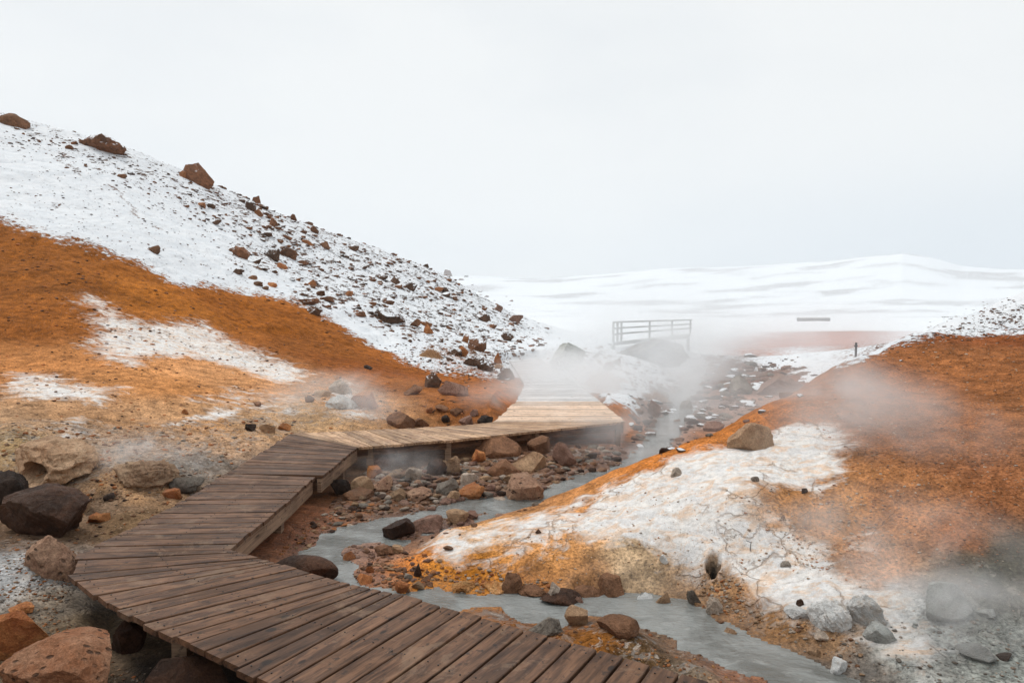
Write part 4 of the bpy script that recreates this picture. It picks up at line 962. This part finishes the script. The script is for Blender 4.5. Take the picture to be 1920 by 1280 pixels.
# ------------------------------------------------------------------ loose stones nobody could count
def stones(name, label, groups):
    """groups: (polygon px, count, min px, max px, material list)"""
    vv = []; ff = []; mi = []; off = 0; mats_ = []
    small = [rock_shape(500 + i, 1, 6, .12) for i in range(8)]; mid = [rock_shape(540 + i, 2, 7, .12) for i in range(8)]
    for poly, nn, smin, smax, mts in groups:
        pp = np.array(inpoly_px(poly, nn, g)) + g.normal(0, 1, (nn, 2)) * [22, 9]; ss = spots(pp); zz = gz(ss[:, 0], ss[:, 1])
        if nm_deck: pass
        dd = sdpoly(ss[:, 0], ss[:, 1], DP)
        for (x, y), z, d_ in zip(ss, zz, dd):
            if d_ < .06 and y < 30 : continue
            s = (smin + (smax - smin) * g.random() ** 3) / 1280 * y / 2
            V, F = (mid if s / y * 1280 * 2 > 5 else small)[g.integers(8)]
            sc3 = np.array([s * g.uniform(.8, 1.35), s, s * g.uniform(.35, .75)]); a = g.uniform(0, 6.28); c_, s_ = math.cos(a), math.sin(a)
            W = V * sc3; W = np.c_[W[:, 0] * c_ - W[:, 1] * s_, W[:, 0] * s_ + W[:, 1] * c_, W[:, 2]] + [x, y, z + s * .06]
            vv.append(W); ff.append(np.array(F) + off); off += len(V)
            mt = mts[g.integers(len(mts))]
            if mt not in mats_: mats_.append(mt)
            mi.append(np.full(len(F), mats_.index(mt)))
    V = np.concatenate(vv); F = np.concatenate(ff); me = bpy.data.meshes.new(name)
    me.vertices.add(len(V)); me.vertices.foreach_set('co', V.ravel().astype(np.float32))
    me.loops.add(F.size); me.loops.foreach_set('vertex_index', F.ravel().astype(np.int32))
    me.polygons.add(len(F)); me.polygons.foreach_set('loop_start', (np.arange(len(F)) * 3).astype(np.int32)); me.update(calc_edges=True)
    for mt in mats_: me.materials.append(RM[mt])
    me.polygons.foreach_set('material_index', np.concatenate(mi).astype(np.int32))
    o = bpy.data.objects.new(name, me); C.objects.link(o); tag(o, label, 'stones', kind='stuff')
nm_deck = True
stones('gravel', 'loose gravel and small stones along the stream bed and its shores', [
 ([(620,935),(700,880),(900,855),(1150,840),(1180,870),(1060,900),(960,945),(850,945),(700,965),(620,980)], 1500, 2, 22, ['brown','tan','pale','mauve','dark','grey','porous']),
 ([(450,1030),(600,930),(760,950),(680,985),(600,1005),(560,1045)], 500, 2, 12, ['brown','orange','tan','dark']),
 ([(650,1090),(670,1055),(760,1030),(850,1090),(790,1104),(740,1108)], 420, 2, 14, ['orange','brown','tan','mauve','brown']),
 ([(645,1045),(690,1015),(760,1030),(700,1060)], 90, 3, 12, ['mauve','brown','dark']),
 ([(720,1005),(790,980),(905,960),(870,985),(770,1010)], 140, 3, 15, ['mauve','brown','tan','dark']),
 ([(0,1010),(150,1040),(200,1140),(420,1280),(0,1280)], 2400, 1.5, 8, ['tan','brown','grey','orange']),
 ([(0,930),(170,900),(430,880),(330,950),(160,1040),(0,1020)], 500, 2, 9, ['tan','brown','orange','dark']),
 ([(820,1150),(1000,1168),(1180,1170),(1400,1280),(1240,1280),(1000,1195)], 520, 1.5, 9, ['brown','ochre','tan','orange']),
 ([(1320,1080),(1370,1090),(1390,1150),(1370,1160),(1325,1140)], 280, 2, 9, ['orange','tan','pale','tan']),
 ([(1320,1130),(1500,1210),(1620,1280),(1600,1180),(1450,1150)], 140, 2, 10, ['tan','brown','pale']),
 ([(1550,1180),(1920,1150),(1920,1280),(1620,1280)], 220, 2, 10, ['palegrey','pale','grey']),
 ([(1190,1150),(1330,1165),(1480,1240),(1540,1280),(1420,1275),(1260,1205)], 60, 3, 22, ['brown','tan','mauve','dark']),
 ([(600,1010),(700,980),(900,940),(1040,925),(900,965),(720,1000),(640,1060)], 90, 3, 16, ['brown','tan','mauve','dark']),
 ([(840,1070),(1000,1090),(1060,1110),(960,1112),(850,1108)], 260, 3, 12, ['ochre','orange','pale','tan']),
 ([(1180,840),(1200,790),(1290,710),(1420,680),(1520,690),(1400,770),(1260,845)], 800, 2, 26, ['mauve','grey','brown','dark','snowdark']),
])
stones('soil_crumbs', 'crumbs of stone and clods strewn over the orange slopes', [
 ([(1380,800),(1600,690),(1800,640),(1920,620),(1920,1050),(1700,1060),(1600,900),(1560,800)], 2600, 1.2, 6, ['brown','orange','orange','tan','brown','pale']),
 ([(1400,930),(1600,910),(1700,1050),(1600,1090),(1500,1060)], 700, 1.5, 7, ['orange','tan','pale']),
 ([(1150,900),(1400,930),(1480,1080),(1380,1130),(1250,1060),(900,1050),(1000,980)], 420, 1.2, 5, ['orange','pale','tan']),
 ([(0,430),(360,545),(620,610),(850,715),(900,790),(560,790),(0,800)], 1400, 1.5, 7, ['brown','dark','orange']),
 ([(0,800),(560,790),(540,815),(330,930),(0,920)], 1100, 2, 10, ['tan','brown','grey','orange']),
])
stones('snow_rubble', 'countless small stones poking through the thin snow of the hill', [
 (BAND, 1700, 2, 12, ['snowdark','snowy','snowor','brown']),
 ([(0,222),(190,270),(340,325),(400,420),(300,390),(150,320),(0,270)], 500, 2, 7, ['snowdark','snowy','brown']),
 ([(0,300),(300,400),(560,560),(400,535),(250,488),(0,412)], 350, 1.5, 5, ['brown','dark']),
 ([(720,655),(800,640),(960,680),(960,722),(850,706)], 500, 2, 7, ['brown','snowor','dark']),
 ([(1040,650),(1130,650),(1260,710),(1240,765),(1180,760),(1090,715)], 500, 2, 9, ['snowdark','grey','brown']),
 ([(1620,672),(1920,560),(1920,620),(1750,640)], 500, 2, 7, ['brown','snowdark']),
])

# ------------------------------------------------------------------ far platform with railing, posts, shed
def plain_mat(name, c, rough=.8):
    m, N = mat(name); pos = N('ShaderNodeNewGeometry').outputs['Position']
    cc = N.scale(c, N.rng(N.noise(pos, 6, 5, .6), .2, .8, .7, 1.25, False))
    N.out(N('ShaderNodeBsdfPrincipled', {'Base Color': cc, 'Roughness': rough}).outputs[0]); return m
GREYW = plain_mat('grey_timber', (.34, .34, .33, 1)); SHED = plain_mat('dark_cladding', (.16, .16, .165, 1))
a0 = np.array(pY(1150, 642, 34.0), float); a1 = np.array(pY(1165, 642, 36.0), float); b1 = np.array(pY(1294, 638, 50.0), float); b0 = np.array(pY(1290, 642, 44), float)
plat = empty('viewing_platform', tuple(a0)); tag(plat, 'small grey viewing platform with a post and rail fence in the steam', 'platform')
def putp(o): o.parent = plat; o.location = tuple(-a0)
mb = MB(); zt = a0[2]
q = [a0[:2], b0[:2], b1[:2], a1[:2]]
mb.hexa([(v[0], v[1], zt - .15) for v in q], [(v[0], v[1], zt) for v in q]); putp(mb.obj('deck', GREYW))
NP_ = 4
for k in range(NP_):
    t = k / (NP_ - 1); p = a1 + (b1 - a1) * t; mb = MB(); mb.beam(p[:2] - [.05, 0], p[:2] + [.05, 0], .1, zt, zt + 1.0); putp(mb.obj('post', GREYW))
for p in (a0, (a0 + a1) / 2):
    mb = MB(); mb.beam(p[:2] - [.05, 0], p[:2] + [.05, 0], .1, zt, zt + 1.0); putp(mb.obj('post', GREYW))
for hh in (.35, .65, .96):
    mb = MB(); mb.beam(a1[:2], b1[:2] + (b1[:2] - a1[:2]) * .03, .06, zt + hh, zt + hh + .09); putp(mb.obj('rail', GREYW))
    mb = MB(); mb.beam(a0[:2], a1[:2], .06, zt + hh + .0, zt + hh + .09); putp(mb.obj('rail', GREYW))
for p in (a0, b0, (a0 + b0) / 2):
    mb = MB(); mb.beam(p[:2] - [.08, 0], p[:2] + [.08, 0], .16, zt - 1.6, zt - .152); putp(mb.obj('leg', GREYW))

for px, py, hp, lab in ((1604, 664, 22, 'dark wooden marker stake at the foot of the right ridge'), (1711, 640, 15, 'dark wooden marker stake higher up the right ridge')):
    Y = 13.5 if px < 1650 else 14.5
    q = pY(px, py, Y); hh = hp / 1280 * Y
    mb = MB(); mb.rod((0, 0, -.6), (.01, 0, hh), .022); mb.rod((-.03, 0, hh * .72), (.04, 0, hh * .72), .012)
    o = mb.obj('marker_stake', SHED, loc=tuple(float(v) for v in q)); tag(o, lab, 'stake', 'marker stakes along the right ridge')
q = spots([(1406, 1032)])[0]; mb = MB(); mb.rod((0, 0, -.03), (.008, 0, .07), .004); mb.rod((.008, 0, .07), (-.03, 0, .085), .0035)
o = mb.obj('broken_stick', SHED, loc=(q[0], q[1], float(gz(q[0], q[1])))); tag(o, 'small bent stick standing in the white crust of the mound', 'stick')
q = pY(1525, 598, 420); shed = empty('shed', tuple(float(v) for v in q)); tag(shed, 'long low dark shed on the far snowy plain', 'shed')
mb = MB(); mb.beam((-9, 0), (9, 0), 6, -1.5, .3); mb.obj('wall', SHED, shed)
mb = MB(); mb.V += [(-9.5,-3.4,.301),(9.5,-3.4,.301),(9.5,3.4,.301),(-9.5,3.4,.301),(-9.5,0,1.0),(9.5,0,1.0)]; mb.F += [(0,1,5,4),(2,3,4,5),(1,2,5),(3,0,4),(3,2,1,0)]; mb.obj('roof', GREYW, shed)

GM, GN = mat('dry_grass')
gp = GN('ShaderNodeNewGeometry').outputs['Position']
GN.out(GN('ShaderNodeBsdfPrincipled', {'Base Color': GN.mix(GN.rng(GN.noise(gp, 20, 2), .4, .6), (.40, .22, .11, 1), (.62, .40, .23, 1)), 'Roughness': .9}).outputs[0])
for px, py, wp, lab in ((1130,722,70,'orange brown tuft of dry grass in the snow bank beside the far walkway'), (1232,752,50,'reddish brown tuft of dry grass lower in the snow bank by the gully'), (808,668,44,'tan tuft of dry grass at the lower edge of the snowy hill'), (935,690,22,'small upright tuft of dry grass by the path bend')):
    x, y = spots([(px, py)])[0]; z0 = float(gz(x, y)); wr = wp / 1280 * y / 2; V = []; F = []
    for k in range(900):
        a = g.uniform(0, 6.28); r_ = wr * math.sqrt(g.random()); bx, by = r_ * math.cos(a), r_ * math.sin(a) * .7; hh = wr * g.uniform(.45, 1.0) * (1.15 - r_ / wr); lx, ly = g.normal(0, .22, 2) * hh * 1.5
        bz = float(gz(x + bx, y + by)) - z0 - .02; wd = .004 + .0006 * y; k0 = len(V)
        V += [(bx - wd, by, bz), (bx + wd, by, bz), (bx + lx, by + ly, bz + hh)]; F.append((k0, k0 + 1, k0 + 2))
    tag(mesh_obj('grass_tuft', V, F, GM, loc=(x, y, z0)), lab, 'grass tuft', 'dry grass tufts in the snow')

# ------------------------------------------------------------------ steam and haze
def steam_mat(name, dens, nscale, lo, hi, stretch=(1, 1, 1), rot=(0, 0, 0)):
    m, N = mat(name)
    tcn = N('ShaderNodeTexCoord').outputs['Object']
    ln = N('ShaderNodeVectorMath', {0: tcn}, operation='LENGTH').outputs['Value']
    fall = N.rng(ln, 1.0, .1)
    mp2 = N('ShaderNodeMapping', {'Vector': tcn, 'Scale': stretch, 'Rotation': rot, 'Location': (nscale * 3.7, dens * 5.1, lo * 40)}).outputs[0]
    nn = N.rng(N.noise(mp2, nscale * 1.25, 5, .55, .6), lo, hi)
    d = N.mul(N.mul(fall, nn), dens)
    v = N('ShaderNodeVolumePrincipled', {'Color': (.97, .98, .99, 1), 'Density': d, 'Anisotropy': .25})
    N.out(v.outputs[0], vol=True); return m
STEAM = [ # px, py, Y, radii, density, noise scale, lo, hi, tilt, label
 (1070,715,18,(2.6,5.5,1.1),.85,1.7,.32,.62,0,'thin steam drifting over the far end of the boardwalk'),
 (1260,745,18.0,(3.4,7.5,2.0),.34,2.0,.40,.58,0,'thick bluish steam rising from the gully'),
 (1140,830,11.4,(1.9,1.9,.8),.8,1.8,.42,.60,0,'steam curling under the sharp corner of the boardwalk'),
 (1225,650,29,(6.0,5,3.2),.50,1.6,.34,.60,0,'steam veil around the far viewing platform'),
 (1470,650,60,(24,20,5.5),.07,2.2,.40,.58,0,'broad low steam over the orange plain'),
 (1690,850,6.7,(2.1,1.2,.95),1.35,1.6,.40,.62,.35,'orange tinted wisp of steam crossing the right slope'),
 (1560,750,8.2,(1.1,.9,.8),1.3,1.3,.38,.62,.2,'wisp of steam spilling over the ridge of the mound'),
 (1720,1040,5.0,(1.2,.8,.6),1.9,1.5,.38,.62,.2,'steam rising off the grey mud at the lower right'),
 (1840,1140,4.3,(.85,.6,.3),2.2,1.6,.42,.62,0,'steam pooled over the dark mud hollow'),
 (640,745,12.0,(2.0,1.6,.6),.9,1.7,.42,.62,0,'faint steam over the pale bank behind the boardwalk'),
 (270,862,8.0,(1.0,.8,.42),1.5,1.6,.43,.63,0,'faint steam over the crusted left bank'),
 (970,760,14,(2.0,1.8,.7),.9,1.7,.42,.62,0,'thin steam over the orange soil inside the path bend'),
 (1460,960,5.6,(1.0,.7,.3),1.4,1.7,.43,.63,0,'thin steam over the white crust of the mound'),
 (740,870,9.0,(1.0,.7,.3),1.0,1.7,.43,.63,0,'faint steam in the shadow below the boardwalk corner'),
]
for i, (px, py, Y, rad_, dn, nsc, lo, hi, tl, lab) in enumerate(STEAM):
    V, F = ico(3); V2 = V
    o = mesh_obj('steam', V2, F, steam_mat('steam_volume', dn, nsc, lo, hi, tuple(q_ / max(rad_) for q_ in rad_)), loc=tuple(float(v) for v in pY(px, py, Y)))
    o.scale = rad_; o.rotation_euler = (0, tl, 0); tag(o, lab, 'steam', kind='stuff')
V = [(-3300,-3300,-60),(3300,-3300,-60),(3300,3300,-60),(-3300,3300,-60),(-3300,-3300,320),(3300,-3300,320),(3300,3300,320),(-3300,3300,320)]
F = [(3,2,1,0),(4,5,6,7),(0,1,5,4),(1,2,6,5),(2,3,7,6),(3,0,4,7)]
m, N = mat('haze_air'); N.out(N('ShaderNodeVolumePrincipled', {'Color': (.80, .84, .88, 1), 'Density': .00027, 'Anisotropy': .2}).outputs[0], vol=True)
hz = mesh_obj('haze', V, F, m); tag(hz, 'pale winter haze filling the valley air', 'haze', kind='stuff')
